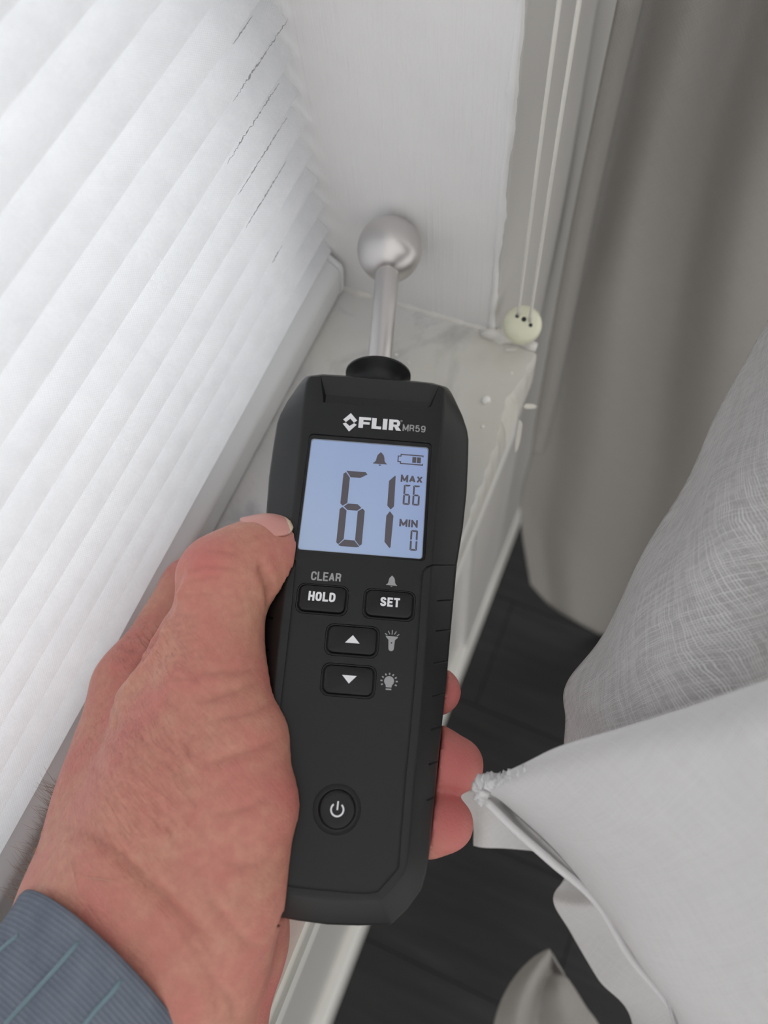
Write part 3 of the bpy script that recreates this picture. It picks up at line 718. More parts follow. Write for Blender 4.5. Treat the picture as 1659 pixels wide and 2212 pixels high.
# torch print
tor = [[(8.35, 41.9), (11.5, 41.9), (11.35, 41.55), (10.75, 40.95), (10.6, 38.6), (10.4, 38.25), (9.9, 38.05), (9.45, 38.25), (9.25, 38.6), (9.1, 40.95), (8.5, 41.55)][::-1]]
for a in (-56, -28, 0, 28, 56):
    d = np.array([math.sin(math.radians(a)), math.cos(math.radians(a))]); p = np.array([-d[1], d[0]])*.11; c0 = np.array([9.92, 41.3])
    q0, q1 = c0 + d*(1.05+abs(a)*.008), c0 + d*2.2
    tor.append([tuple(q0+p), tuple(q1+p), tuple(q1-p), tuple(q0-p)][::-1])
flat('torch_print', tor, M['ink_grey'], .01, .03, housing)
flat('torch_switch_print', [circle(9.92, 40.2, .2, 12)], M['button'], .045, .01, housing)
# bulb print
bu = [[(9.3, 29.0), (10.7, 29.0)] + [(10.0+1.25*math.cos(math.radians(a)), 30.55+1.25*math.sin(math.radians(a))) for a in range(-50, 231, 20)], [(9.3, 28.35), (10.7, 28.35), (10.7, 28.7), (9.3, 28.7)]]
for k in range(9):
    a = math.radians(-25 + k*230/8); d = np.array([math.cos(a), math.sin(a)]); p = np.array([-d[1], d[0]])*.17; c0 = np.array([10.0, 30.45])
    q0, q1 = c0+d*1.65, c0+d*2.15
    bu.append([tuple(q0+p), tuple(q1+p), tuple(q1-p), tuple(q0-p)][::-1])
flat('bulb_print', bu, M['ink_grey'], .01, .03, housing)
# buttons
def button(x0, x1, y0, y1, hgt=.9):
    r = 1.6
    Lp = [(0, -.78), (0, hgt-.35), (.18, hgt-.08), (.5, hgt)]
    loops_ = [[(x, y, w) for x, y in rrect(x0+d, x1-d, y0+d, y1-d, r-d*.6)] for d, w in Lp]
    o = dmesh('button', loft(loops_), M['button']); shade(o, 50)
    rg = dmesh('button_rim', ring(rrect(x0-.62, x1+.62, y0-.62, y1+.62, 2.0), rrect(x0-.32, x1+.32, y0-.32, y1+.32, 1.8), -.78, -.05), M['panel'], o)
    return o
for (x0, x1, y0, y1), lab in (((-14.75, -2.75, 46.75, 53.5), 'HOLD'), ((2.55, 14.65, 46.75, 53.5), 'SET'), ((-6.25, 6.05, 36.55, 43.35), 'up'), ((-6.25, 6.05, 26.45, 33.25), 'down')):
    b_ = button(x0, x1, y0, y1)
    if lab == 'HOLD': stext('button_lettering', 'HOLD', -12.35, -5.35, 49.35, 51.85, M['ink_white'], .9, b_, .55, 1.45)
    elif lab == 'SET': stext('button_lettering', 'SET', 6.25, 11.3, 49.35, 51.8, M['ink_white'], .9, b_, .55, 1.45)
    elif lab == 'up': flat('arrow_print', [[(-1.8, 39.15), (1.9, 39.15), (0.03, 41.2)]], M['ink_white'], .9, .03, b_)
    else: flat('arrow_print', [[(-1.75, 31.0), (.1, 29.0), (1.9, 31.0)]], M['ink_white'], .9, .03, b_)
    if lab in ('HOLD', 'SET'): b_['label'] = 'black button marked %s' % lab
    else: b_['label'] = 'black button with a white %s arrow' % lab
pb = dmesh('power_button', loft([[(x, y, w) for x, y in circle(0, 0, r, 48)] for r, w in ((4.25, -.85), (4.25, .1), (4.05, .35), (3.6, .45), (2.5, .35))]), M['button']); shade(pb, 50)
dmesh('button_rim', ring(circle(0, 0, 4.95), circle(0, 0, 4.45), -.85, -.1), M['panel'], pb)
arc = [(.08+1.45*math.cos(math.radians(a)), -.12+1.45*math.sin(math.radians(a))) for a in range(130, 411, 14)]
po = []
for i in range(len(arc)-1):
    a_, b_ = np.array(arc[i]), np.array(arc[i+1]); c0 = np.array([.08, -.12]); ka, kb = (a_-c0)*.14/1.45*1.4, (b_-c0)*.14/1.45*1.4
    po.append([tuple(a_-ka), tuple(a_+ka), tuple(b_+kb), tuple(b_-kb)])
po.append([(-.12, -.2), (.26, -.2), (.32, 1.75), (-.06, 1.75)])
flat('power_symbol', po, M['ink_white'], .46, .03, pb)

# collar, rod, ball (turned about the v axis at depth w=-15)
def turned(name, prof, m_, n0=64, parent=dev):
    v, f = lathe(prof, n0); v = [(x, y, z-15.0) for x, y, z in v]
    o = dmesh(name, (v, f), m_, parent); 
    bmm = bmesh.new(); bmm.from_mesh(o.data); bmesh.ops.recalc_face_normals(bmm, faces=bmm.faces); bmm.to_mesh(o.data); bmm.free()
    return shade(o, 40)
turned('probe_collar', [(0.1, 120), (7.0, 120), (6.6, 124), (6.9, 125.2), (8.2, 126.9), (10.0, 128.4), (10.35, 128.7), (10.35, 129.3), (9.9, 129.6), (6.5, 129.2), (4.3, 128.2), (0.1, 128.2)], M['housing'])
turned('probe_rod', [(0.1, 127), (3.75, 127), (3.8, 135), (3.9, 150), (4.0, 168.5), (3.6, 171.5), (0.1, 171.5)], M['steel'])
R_B = 11.1
turned('probe_ball', [(max(.05, R_B*math.sin(math.radians(a))), 179.6-R_B*math.cos(math.radians(a))) for a in range(0, 181, 4)], M['steel'], 72)

# ================================================================ HAND
exec_hand = True
def smin(a, b, k):
    h = np.clip(.5+.5*(b-a)/k, 0, 1); return b*(1-h)+a*h-k*h*(1-h)
GR = .85
lo = np.array([-92., -72., -92.]); hi = np.array([46., 98., 34.])
nx, ny, nz = ((hi-lo)/GR).astype(int)+1
gx = (lo[0]+GR*np.arange(nx)).astype(np.float32); gy = (lo[1]+GR*np.arange(ny)).astype(np.float32); gz = (lo[2]+GR*np.arange(nz)).astype(np.float32)
def cone(a, b, ra, rb, flat_=None):
    a = np.array(a, np.float32); b = np.array(b, np.float32); ba = b-a; L = float(ba@ba)+1e-9
    px_, py_, pz_ = gx[:, None, None]-a[0], gy[None, :, None]-a[1], gz[None, None, :]-a[2]
    t_ = np.clip((px_*ba[0]+py_*ba[1]+pz_*ba[2])/L, 0, 1)
    dx, dy, dz = px_-t_*ba[0], py_-t_*ba[1], pz_-t_*ba[2]
    d = np.sqrt(dx*dx+dy*dy+dz*dz)
    return d-(ra+(rb-ra)*t_)
def P3(px, py, w): return dl(px, py, w)
# --- skeleton, mm, in the meter's frame (pixel landmarks seen at the given height)
limbs = []      # (k, [(point, radius), ...])
# forearm and wrist
limbs.append((10, [(P3(215, 2330, -24), 27), (P3(285, 2080, -22), 25.5), (P3(345, 1930, -20), 24)]))
limbs.append((10, [(P3(385, 2330, -30), 21), (P3(440, 2080, -30), 17), (P3(480, 1900, -26), 15)]))
limbs.append((8, [(P3(170, 2180, -26), 23), (P3(215, 1965, -26), 19), (P3(248, 1800, -30), 15.5), (P3(292, 1640, -36), 14)]))
# palm mass: back of hand to knuckles
limbs.append((12, [(P3(320, 1920, -26), 24), (P3(300, 1700, -31), 18), (P3(305, 1490, -36), 13.2)]))      # index metacarpal
limbs.append((12, [(P3(360, 1950, -34), 20), (P3(400, 1750, -42), 15), (P3(410, 1600, -44), 12)]))
limbs.append((12, [(P3(420, 1980, -36), 18), (P3(470, 1850, -44), 13), (P3(500, 1740, -46), 11)]))
limbs.append((12, [(P3(470, 2000, -36), 16), (P3(505, 1925, -45), 11), (P3(580, 1860, -46), 10)]))
# thumb metacarpal and thenar
limbs.append((11, [(P3(350, 1900, -16), 20), (P3(400, 1700, -10), 20.5), (P3(452, 1500, -6), 13.5)]))
limbs.append((9, [(P3(455, 2090, -10), 13), (P3(505, 1930, -2), 11.8), (P3(538, 1740, 1.5), 11.0), (P3(522, 1600, 1), 10.8), (P3(490, 1500, 0), 9)]))
limbs.append((7, [(P3(390, 1690, -12), 16), (P3(343, 1530, -13), 10.8), (P3(412, 1385, -8), 9.0)]))
# thumb proximal phalanx
limbs.append((6, [(P3(452, 1500, -6), 12.8), (P3(468, 1380, -2), 11.4), (P3(484, 1254, 0), 11.6)]))
# thumb distal phalanx
limbs.append((5, [(P3(486, 1250, 0), 11.2), (P3(538, 1214, -2), 10.4), (P3(575, 1190, -4), 9.6)]))
limbs.append((3, [(P3(550, 1216, -3), 9.8), (P3(566, 1222, -4), 9.5)]))
# index finger (runs beneath the meter)
limbs.append((7, [(P3(304, 1488, -37), 12.0), (P3(418, 1272, -42), 10.0), (P3(530, 1208, -44), 8.8)]))
limbs.append((5, [(P3(530, 1208, -44), 8.6), (P3(690, 1260, -42.5), 8.0), (P3(800, 1330, -41), 7.2)]))
# middle, ring and little fingers: behind the meter, tips curl up on its right side
for (kx, ky, kw, kr, mx_, my_, tx, ty, tw, tr, tx2, ty2, ex, ey) in (
        (430, 1560, -44, 10.5, 720, 1455, 935, 1490, -22, 6.6, 944, 1493, 0, 0),
        (510, 1700, -45, 10.0, 760, 1610, 930, 1640, -20, 8.6, 935, 1640, 50, 12),
        (590, 1830, -45, 9.2, 770, 1760, 915, 1782, -20, 8.2, 925, 1777, 40, 2)):
    limbs.append((3, [(P3(kx, ky, kw), kr), (P3(mx_, my_, -43.5), kr-1.6), (P3((mx_+tx2)/2+45, (my_+ty)/2, -41), tr+.3)]))
    limbs.append((1.0, [(P3((mx_+tx2)/2+45, (my_+ty)/2, -41), tr+.2), (P3(tx2-12, ty2, -31), tr), (P3(tx2, ty2, tw), tr)]))
    if ex: limbs.append((2.5, [(P3(tx2, ty2, tw), tr), (P3(tx2+ex, ty2+ey, tw), tr-1.3)]))
SD = None
for k, pts_ in limbs:
    d = None
    for (a, ra), (b, rb) in zip(pts_[:-1], pts_[1:]):
        c0 = cone(a, b, ra, rb); d = c0 if d is None else smin(d, c0, 2.5)
    SD = d if SD is None else smin(SD, d, k)
# the flesh is pressed flat where it meets the meter: carve the housing's volume out of it
def housing_field(u, v, w):
    hw = np.interp(v, [-25, -20, -16, 4, 32, 66, 80, 98, 108, 118, 124], [14, 18.6, 21.7, 23.5, 25.2, 26.8, 28.5, 28.9, 28.6, 24.6, 21]).astype(np.float32)
    inn = np.interp(v, [-25, -20, -16, -12, -10.6, 4, 32, 66, 80, 98, 111, 118], [14, 18.6, 21.7, 17.6, 17.2, 17.6, 18.5, 19.2, 19.5, 19.9, 20.4, 18]).astype(np.float32)
    au = np.abs(u); k_ = (hw-inn)/8
    d = np.maximum(np.maximum(au-hw, np.maximum(v-124, -24.8-v)), np.maximum(w-0.0, -32.1-w))
    return np.maximum(d, (au-hw+(w+8)*k_)/np.sqrt(1+k_*k_))
bx = housing_field(gx[:, None, None], gy[None, :, None], gz[None, None, :])
carve = -(bx-.3)
h = np.clip(.5-.5*(carve-SD)/1.2, 0, 1); SD = (carve*(1-h)+SD*h)+1.2*h*(1-h)*0
SD = np.maximum(SD, carve) if False else SD
def nets(Fd):
    s = Fd < 0; nx_, ny_, nz_ = Fd.shape
    c8 = [(i, j, k) for i in (0, 1) for j in (0, 1) for k in (0, 1)]
    def sl(A, i, j, k): return A[i:nx_-1+i, j:ny_-1+j, k:nz_-1+k]
    cnt = sum(sl(s, *c).astype(np.int8) for c in c8); act = (cnt > 0) & (cnt < 8)
    idx = np.argwhere(act); I, J, K = idx.T
    acc = np.zeros((len(idx), 3)); num = np.zeros(len(idx))
    for a in c8:
        for ax_ in range(3):
            if a[ax_] == 1: continue
            b = list(a); b[ax_] = 1
            fa = Fd[I+a[0], J+a[1], K+a[2]]; fb = Fd[I+b[0], J+b[1], K+b[2]]
            m_ = (fa < 0) != (fb < 0); t_ = np.where(m_, fa/np.where(m_, fa-fb, 1), 0)
            p = np.tile(np.array(a, float), (len(idx), 1)); p[:, ax_] = t_
            acc[m_] += p[m_]; num += m_
    V = lo+GR*(idx+acc/num[:, None])
    vid = -np.ones(act.shape, np.int64); vid[I, J, K] = np.arange(len(idx))
    Fs = []
    for ax_ in range(3):
        o1, o2 = [(1, 2), (2, 0), (0, 1)][ax_]
        sa = s; sb = np.roll(s, -1, ax_); ch = sa != sb
        q = np.argwhere(ch); ok = (q[:, ax_] < Fd.shape[ax_]-1) & (q[:, o1] > 0) & (q[:, o2] > 0) & (q[:, o1] < Fd.shape[o1]-1) & (q[:, o2] < Fd.shape[o2]-1); q = q[ok]
        e1 = np.zeros(3, int); e1[o1] = 1; e2 = np.zeros(3, int); e2[o2] = 1
        A = vid[tuple((q).T)]; B = vid[tuple((q-e1).T)]; Cc = vid[tuple((q-e1-e2).T)]; D = vid[tuple((q-e2).T)]
        inn = s[tuple(q.T)]
        quad = np.where(inn[:, None], np.stack([A, B, Cc, D], 1), np.stack([D, Cc, B, A], 1)); Fs.append(quad)
    return V, np.concatenate(Fs)
HV, HF = nets(SD)
# light smoothing (a few Laplacian passes)
E_ = np.concatenate([HF[:, [0, 1]], HF[:, [1, 2]], HF[:, [2, 3]], HF[:, [3, 0]]])
E_ = np.unique(np.sort(E_, 1), axis=0)
deg = np.bincount(E_.ravel(), minlength=len(HV)).astype(float)
def lap(X, it=1, lam=.5):
    for _ in range(it):
        s_ = np.zeros_like(X); np.add.at(s_, E_[:, 0], X[E_[:, 1]]); np.add.at(s_, E_[:, 1], X[E_[:, 0]])
        avg = s_/(deg[:, None] if X.ndim == 2 else deg); X = X+lam*(avg-X)
    return X
HV = lap(HV, 3)
def normals(V):
    a, b, c, d = (V[HF[:, i]] for i in range(4)); fn = np.cross(c-a, d-b); N_ = np.zeros_like(V)
    for i in range(4): np.add.at(N_, HF[:, i], fn)
    return N_/(np.linalg.norm(N_, axis=1)[:, None]+1e-9)
HN = normals(HV)
if ((HV-HV.mean(0))*HN).sum() < 0: HF = HF[:, ::-1].copy(); HN = -HN
def toworld(V): return DO + (V[:, :1]*DU + V[:, 1:2]*DV + V[:, 2:3]*DW)/1000
def visible_points(poly, step=5):
    """where a line of landmarks lies on the skin (mm)"""
    X, Y, Z = project(toworld(HV)); out = []
    fw = HN@np.array([DU@(-W[:, 2]), DV@(-W[:, 2]), DW@(-W[:, 2])])
    P = [np.array(p, float) for p in poly]
    for a, b in zip(P[:-1], P[1:]):
        L = np.linalg.norm(b-a); 
        for t_ in np.arange(0, 1, step/L):
            p = a+(b-a)*t_; d2 = (X-p[0])**2+(Y-p[1])**2; c0 = np.where((d2 < 120) & (fw > -.1))[0]
            if len(c0) == 0: continue
            zc = Z[c0]; near = c0[zc < zc.min()+.006]; out.append(HV[near[np.argmin(d2[near])]])
    return np.array(out) if out else np.zeros((0, 3))
CR = np.zeros(len(HV))
def crease(poly, depth, width, bulge=.25, fade=True, ink=1.0):
    global HV
    Q = visible_points(poly)
    if len(Q) < 2: return
    # smooth the traced line
    for _ in range(4): Q[1:-1] = .5*Q[1:-1]+.25*(Q[:-2]+Q[2:])
    bb0, bb1 = Q.min(0)-width*4, Q.max(0)+width*4
    c0 = np.where(np.all((HV > bb0) & (HV < bb1), 1))[0]
    dd = np.sqrt(((HV[c0][:, None]-Q[None])**2).sum(2)); j = dd.argmin(1); d = dd[np.arange(len(c0)), j]
    tt = j/(len(Q)-1); env = np.clip(np.minimum(tt, 1-tt)*5+.1, 0, 1) if fade else 1
    disp = -depth*np.exp(-(d/width)**2)+depth*bulge*np.exp(-((d-2.1*width)/(width*1.1))**2)
    HV[c0] += HN[c0]*(disp*env*1.3)[:, None]
    if depth > 0: CR[c0] = np.maximum(CR[c0], np.exp(-(d/(width*.5))**2)*env*min(1, .45+depth*.6)*ink)
CREASES = [
    ([(556,1212),(574,1245),(581,1275),(580,1305)], 1.0, 1.3),
    ([(118,1788),(160,1792),(205,1812),(255,1850),(300,1892),(345,1935),(390,1985),(430,2030),(470,2090)], 1.0, 1.6),
    ([(440,1920),(480,1985),(530,2045),(585,2045)], .5, 1.2),
    ([(470,2130),(500,2170),(505,2212)], .5, 1.4),
    ([(380,2000),(420,2060),(455,2120),(470,2212)], .35, 1.6),
    ([(440,1655),(490,1640),(540,1622),(590,1605),(625,1590)], .55, 1.3),
    ([(450,1760),(500,1758),(550,1742),(600,1715)], .4, 1.4),
    ([(470,1860),(520,1875),(560,1868),(600,1840)], .3, 1.4),
    ([(400,1460),(460,1455),(520,1450),(572,1445)], .35, 1.2),
    ([(420,1520),(480,1505),(540,1480),(580,1462)], .45, 1.2),
    ([(460,1555),(520,1545),(570,1530),(600,1510)], .35, 1.2),
    ([(395,1240),(430,1228),(470,1226),(520,1232)], .22, .9),
    ([(400,1262),(440,1250),(490,1250)], .2, .9),
    ([(392,1290),(430,1282),(470,1285)], .18, .9),
    ([(432,1195),(480,1190),(520,1200)], .15, .8),
    ([(255,1395),(285,1405),(320,1395),(345,1380)], .45, 1.0),
    ([(250,1370),(285,1380),(325,1370)], .3, .9),
    ([(240,1415),(275,1425),(310,1420)], .3, .9),
    ([(265,1345),(300,1350),(335,1335)], .25, .9),
    ([(235,1500),(250,1545),(250,1590)], .3, 1.3),
]
for k in range(46):          # diagonal skin folds across the thumb base
    x0 = 190+rng.uniform(0, 210); y0 = 1500+rng.uniform(0, 300); L_ = rng.uniform(40, 110); a_ = math.radians(46+rng.uniform(-8, 8))
    CREASES.append(([(x0, y0), (x0+L_*.5*math.cos(a_)+4, y0+L_*.5*math.sin(a_)-4), (x0+L_*math.cos(a_), y0+L_*math.sin(a_))], rng.uniform(.10, .22), rng.uniform(.55, .8)))
for k in range(14):
    x0 = 390+rng.uniform(0, 90); y0 = 1520+rng.uniform(0, 150); L_ = rng.uniform(30, 70); a_ = math.radians(60+rng.uniform(-12, 12))
    CREASES.append(([(x0, y0), (x0+L_*math.cos(a_), y0+L_*math.sin(a_))], rng.uniform(.08, .16), rng.uniform(.5, .7)))
for k in range(9):           # wrinkles over the thumb's middle joint
    y0 = 1335+k*17; CREASES.append(([(355+rng.uniform(-5, 5), y0), (385, y0-8+rng.uniform(-3, 3)), (425+rng.uniform(0, 15), y0+rng.uniform(0, 10))], .16, .8))
for c_ in CREASES: crease(*c_)
# tendon ridge between thumb and back of the hand
crease([(425,1215),(392,1275),(368,1330),(350,1385),(325,1425),(285,1465),(258,1500)], -.8, 2.2, .1)
crease([(402,1225),(372,1280),(345,1345),(325,1400),(290,1440),(255,1475)], 1.1, 2.4, .0, True, .3)
def press_out(V, gap):                   # keep the skin resting on the housing, not in it
    V = V.copy()
    for _ in range(4):
        b = housing_field(V[:, 0], V[:, 1], V[:, 2]); g = np.stack([(housing_field(*(V+np.eye(3)[i]*.05).T)-b)/.05 for i in range(3)], 1)
        m_ = (b < gap) & (b > -4); V[m_] += g[m_]*(gap-b[m_])[:, None]
    return V
HV = press_out(HV, .3)
hand = mesh_obj('hand', HV, HF, M['skin'], None, True, scale=mmS); hand.matrix_world = DM
tag(hand, 'left hand gripping the black meter, thumb pressed beside its display', 'hand')
X_, Y_, Z_ = project(toworld(HV))
def blob(cx, cy, r): return np.exp(-((X_-cx)**2+(Y_-cy)**2)/r**2)
red = np.clip(.75*blob(440, 1215, 60)+.5*blob(300, 1385, 55)+.35*blob(610, 1200, 60)+.35*blob(280, 1690, 110)+.95*blob(985, 1640, 90)+.9*blob(975, 1780, 80)+.9*blob(980, 1490, 60)+.7*blob(600, 2160, 60)+.3*blob(640, 1700, 60), 0, 1)
wrk = np.clip(blob(300, 1640, 150)+.8*blob(370, 1400, 70)+.6*blob(230, 1800, 130)+.5*blob(290, 1400, 60)+.15, 0, 1)*np.clip(1-blob(560, 1300, 90), 0, 1)
for nm, arr in (('redness', red), ('wrinkle', wrk), ('crease', CR)):
    at_ = hand.data.attributes.new(nm, 'FLOAT', 'POINT'); at_.data.foreach_set('value', arr.astype(np.float32))

# thumbnail: a curved plate bedded on the tip
def nail():
    base = P3(566, 1168, 2.0)
    dist = P3(640, 1168, -2) - P3(545, 1188, 0); dist /= np.linalg.norm(dist)       # towards the free edge
    nrm = np.array([.0, .82, .57]); nrm -= (nrm@dist)*dist; nrm /= np.linalg.norm(nrm); side = np.cross(dist, nrm)
    c0 = P3(575, 1190, -4)
    nu, nv = 22, 18; top = []
    for i in range(nu+1):
        for j in range(nv+1):
            s_ = i/nu; q = (j/nv-.5)*2
            wid = 1.0*math.sqrt(max(0, 1-(max(0, .22-s_)/.22)**2)) if s_ < .22 else (1.0 if s_ < .7 else math.sqrt(max(0.0, 1-((s_-.7)/.30)**2))**.8)
            ang = q*math.radians(52)*wid
            x = -5.0+s_*13.8
            R = .35+math.sqrt(max(1, 9.9**2-(.84*max(0, x))**2)) - (.10*max(0, .12-s_)/.12*3)
            top.append(c0+dist*(x-.6)+R*(math.cos(ang)*nrm+math.sin(ang)*side))
    top = np.array(top); nn = (nu+1)*(nv+1); bot = top-nrm*.5
    V = np.concatenate([press_out(top, .8), press_out(bot, .3)]); Fc = []
    for i in range(nu):
        for j in range(nv):
            a = i*(nv+1)+j; Fc.append((a, a+1, a+nv+2, a+nv+1)); Fc.append((nn+a, nn+a+nv+1, nn+a+nv+2, nn+a+1))
    border = [j for j in range(nv+1)]+[i*(nv+1)+nv for i in range(1, nu+1)]+[nu*(nv+1)+j for j in range(nv-1, -1, -1)]+[i*(nv+1) for i in range(nu-1, 0, -1)]
    for a, b in zip(border, border[1:]+border[:1]): Fc.append((b, a, nn+a, nn+b))
    o = mesh_obj('thumbnail', V, Fc, M['nail'], hand, True, scale=mmS); o.data.materials.append(M['nail_edge'])
    k = 0
    for p_ in o.data.polygons:
        ii = (p_.vertices[0] % nn)//(nv+1)
        if ii >= nu-3: p_.material_index = 1
    return o, c0, dist, nrm, side
nail_o, nc, nd, nn_, ns_ = nail()

# sleeve
sl_a = P3(310, 2010, -22); sl_b = P3(130, 2360, -28)
axs = sl_b-sl_a; axs /= np.linalg.norm(axs)
A3 = [P3(36, 1941, -24), P3(229, 2045, 4), P3(386, 2211, -2)]
pn = np.cross(A3[1]-A3[0], A3[2]-A3[0]); pn /= np.linalg.norm(pn)
if pn@axs < 0: pn = -pn
e1 = np.cross(axs, [0, 0, 1.0]); e1 /= np.linalg.norm(e1); e2 = np.cross(axs, e1)
V, UV, Fc = [], [], []
NT, NL = 96, 50
ctr = sl_a
def sleeve_pt(th, s_, dr):
    fold = .5*math.sin(3*th+s_*.12)+.35*math.sin(7*th-s_*.09)
    R = 30.5+dr+.05*s_+fold*min(1, s_/6)
    base = ctr+R*(math.cos(th)*e1+math.sin(th)*e2)*np.array([1, 1, 1])
    t0 = ((A3[1]-base)@pn)/(axs@pn)
    t0 = max(-40, min(60, t0))
    return base+axs*(t0+s_)
for layer, dr in ((0, 0), (1, -1.6)):
    for i in range(NL):
        s_ = i*1.6
        for k in range(NT):
            th = 2*math.pi*k/NT; q = dr + (0 if i > 0 else (-.5 if layer == 0 else .5)); V.append(sleeve_pt(th, s_ + (.0 if i else .3), q)); UV.append((th*31, s_))
n1 = NL*NT
for i in range(NL-1):
    for k in range(NT):
        k2 = (k+1) % NT; a, b, c, d = i*NT+k, i*NT+k2, (i+1)*NT+k2, (i+1)*NT+k
        Fc.append((a, b, c, d)); Fc.append((n1+d, n1+c, n1+b, n1+a))
for k in range(NT): Fc.append((k, n1+k, n1+(k+1) % NT, (k+1) % NT)); Fc.append(((NL-1)*NT+k, (NL-1)*NT+(k+1) % NT, n1+(NL-1)*NT+(k+1) % NT, n1+(NL-1)*NT+k))
V_sleeve = list(V)
sleeve = mesh_obj('sleeve', V, Fc, M['sleeve'], hand, True, scale=mmS, uv=UV); sleeve['label'] = 'blue-grey ribbed knit sleeve cuff'

# raised seams on the sleeve
SV = np.array(V_sleeve)[:NL*NT]
sX, sY, sZ = project(toworld(SV))
def on_sleeve(p):
    d2 = (sX-p[0])**2+(sY-p[1])**2; c0 = np.argsort(d2)[:12]; c0 = c0[sZ[c0] < sZ[c0].min()+.01]; w_ = 1/(d2[c0]+4); return (SV[c0]*w_[:, None]).sum(0)/w_.sum()
for a, b in (((172, 2035), (12, 2212)), ((262, 2118), (150, 2250)), ((40, 2020), (-10, 2062))):
    pts_ = [on_sleeve((a[0]+(b[0]-a[0])*t_, a[1]+(b[1]-a[1])*t_)) for t_ in np.linspace(0, 1, 14)]
    for _ in range(3): pts_ = [pts_[0]]+[.25*pts_[i-1]+.5*pts_[i]+.25*pts_[i+1] for i in range(1, 13)]+[pts_[-1]]
    v, f = tube(pts_, [.35]+[.55]*12+[.5], 8); mesh_obj('seam', v, f, M['seam'], sleeve, True, scale=mmS)
# hairs on the back of the wrist
X_, Y_, Z_ = project(toworld(HV)); HN = normals(HV)
if ((HV-HV.mean(0))*HN).sum() < 0: HN = -HN
fwv = HN@np.array([DU@(-W[:, 2]), DV@(-W[:, 2]), DW@(-W[:, 2])])
cand = np.where((Y_ > 1690) & (Y_ < 1960) & (X_ < 175) & (X_ > -60) & (fwv < .30) & (fwv > -.75))[0]
parts = []
if len(cand):
    for c in rng.choice(cand, min(330, len(cand)), replace=False):
        p0 = HV[c]; d = HN[c]*.55+np.array([-.55, .25, .1])+rng.normal(0, .35, 3); d /= np.linalg.norm(d); L = rng.uniform(2.5, 6); cv = rng.normal(0, .5, 3)
        pts_ = [p0-HN[c]*.2+d*L*t_+(cv+np.array([0, .8, -.3]))*L*.25*t_*t_ for t_ in np.linspace(0, 1, 5)]
        parts.append(tube(pts_, [.045, .045, .04, .03, .012], 3))
    v, f = merge(parts); hr = mesh_obj('arm_hair', v, f, M['hair'], hand, True, scale=mmS); hr['kind'] = 'stuff'
parts = []
for (a, m_, b) in (((155, 1862), (163, 1888), (164, 1925)), ((190, 1893), (212, 1898), (240, 1903)), ((95, 1790), (88, 1810), (92, 1835)), ((110, 1772), (96, 1792), (84, 1802)), ((80, 1840), (70, 1830), (62, 1845))):
    Q = [P3(*p, 0) for p in (a, m_, b)]
    idx = [int(np.argmin((X_-p[0])**2+(Y_-p[1])**2+(fwv < 0)*1e4)) for p in (a, m_, b)]
    parts.append(tube(cr([HV[i]+HN[i]*.25 for i in idx], 9), [.05]*8+[.02], 4))
v, f = merge(parts); hr = mesh_obj('pale_hair', v, f, M['hair_light'], hand, True, scale=mmS); hr['kind'] = 'stuff'

# ================================================================ CURTAINS
def sheet(name, ctrl, nu, nv, m_, parent=None, thick=.0008, wav=None):
    G = cr([cr(r, nv) for r in ctrl], nu)          # (nu, nv, 3)
    if wav is not None: G = wav(G)
    du = np.concatenate([[0], np.cumsum(np.linalg.norm(np.diff(G[:, nv//2], axis=0), axis=1))])*1000
    dv = np.concatenate([[0], np.cumsum(np.linalg.norm(np.diff(G[nu//2], axis=0), axis=1))])*1000
    V = G.reshape(-1, 3); UV = [(dv[j], du[i]) for i in range(nu) for j in range(nv)]
    Fc = [(i*nv+j, i*nv+j+1, (i+1)*nv+j+1, (i+1)*nv+j) for i in range(nu-1) for j in range(nv-1)]
    o = mesh_obj(name, V, Fc, m_, parent, True, uv=UV)
    s_ = o.modifiers.new('thick', 'SOLIDIFY'); s_.thickness = thick; s_.offset = 0
    return o
# (a) far curtain beyond the wall corner, its shade put into the cloth colour
cb = empty('curtain'); tag(cb, 'shaded off-white curtain hanging against the far wall, right of the cord', 'curtain')
def cx(px, py, X): return at_x(px, py, X)
rowsb = [[cx(1500,-420,0.262), cx(1560,-420,0.272), cx(1700,-420,0.268), cx(1860,-420,0.280), cx(2020,-420,0.268), cx(2200,-420,0.290)],
         [cx(1352,0,0.272), cx(1402,0,0.282), cx(1500,0,0.277), cx(1620,0,0.290), cx(1760,0,0.277), cx(1920,0,0.300)],
         [cx(1252,427,0.280), cx(1300,427,0.290), cx(1380,427,0.285), cx(1500,427,0.300), cx(1620,427,0.288), cx(1800,427,0.310)],
         [cx(1192,726,0.268), cx(1232,726,0.276), cx(1320,740,0.273), cx(1440,760,0.290), cx(1560,800,0.278), cx(1740,850,0.298)],
         [cx(1152,960,0.262), cx(1196,985,0.270), cx(1280,1010,0.268), cx(1400,1050,0.285), cx(1520,1100,0.275), cx(1680,1180,0.295)],
         [cx(1124,1100,0.257), cx(1170,1150,0.267), cx(1240,1190,0.264), cx(1350,1240,0.282), cx(1460,1300,0.272), cx(1600,1400,0.292)],
         [cx(1146,1262,0.245), cx(1186,1305,0.255), cx(1240,1340,0.252), cx(1310,1378,0.270), cx(1400,1430,0.260), cx(1520,1520,0.280)]]
rowsb = [[p+np.array([.0, .0, q]) for p in rowsb[1]] for q in (1.0, .55, .3, .14)]+rowsb[1:]
sheet('drape', rowsb, 130, 70, M['linen_shaded'], cb)
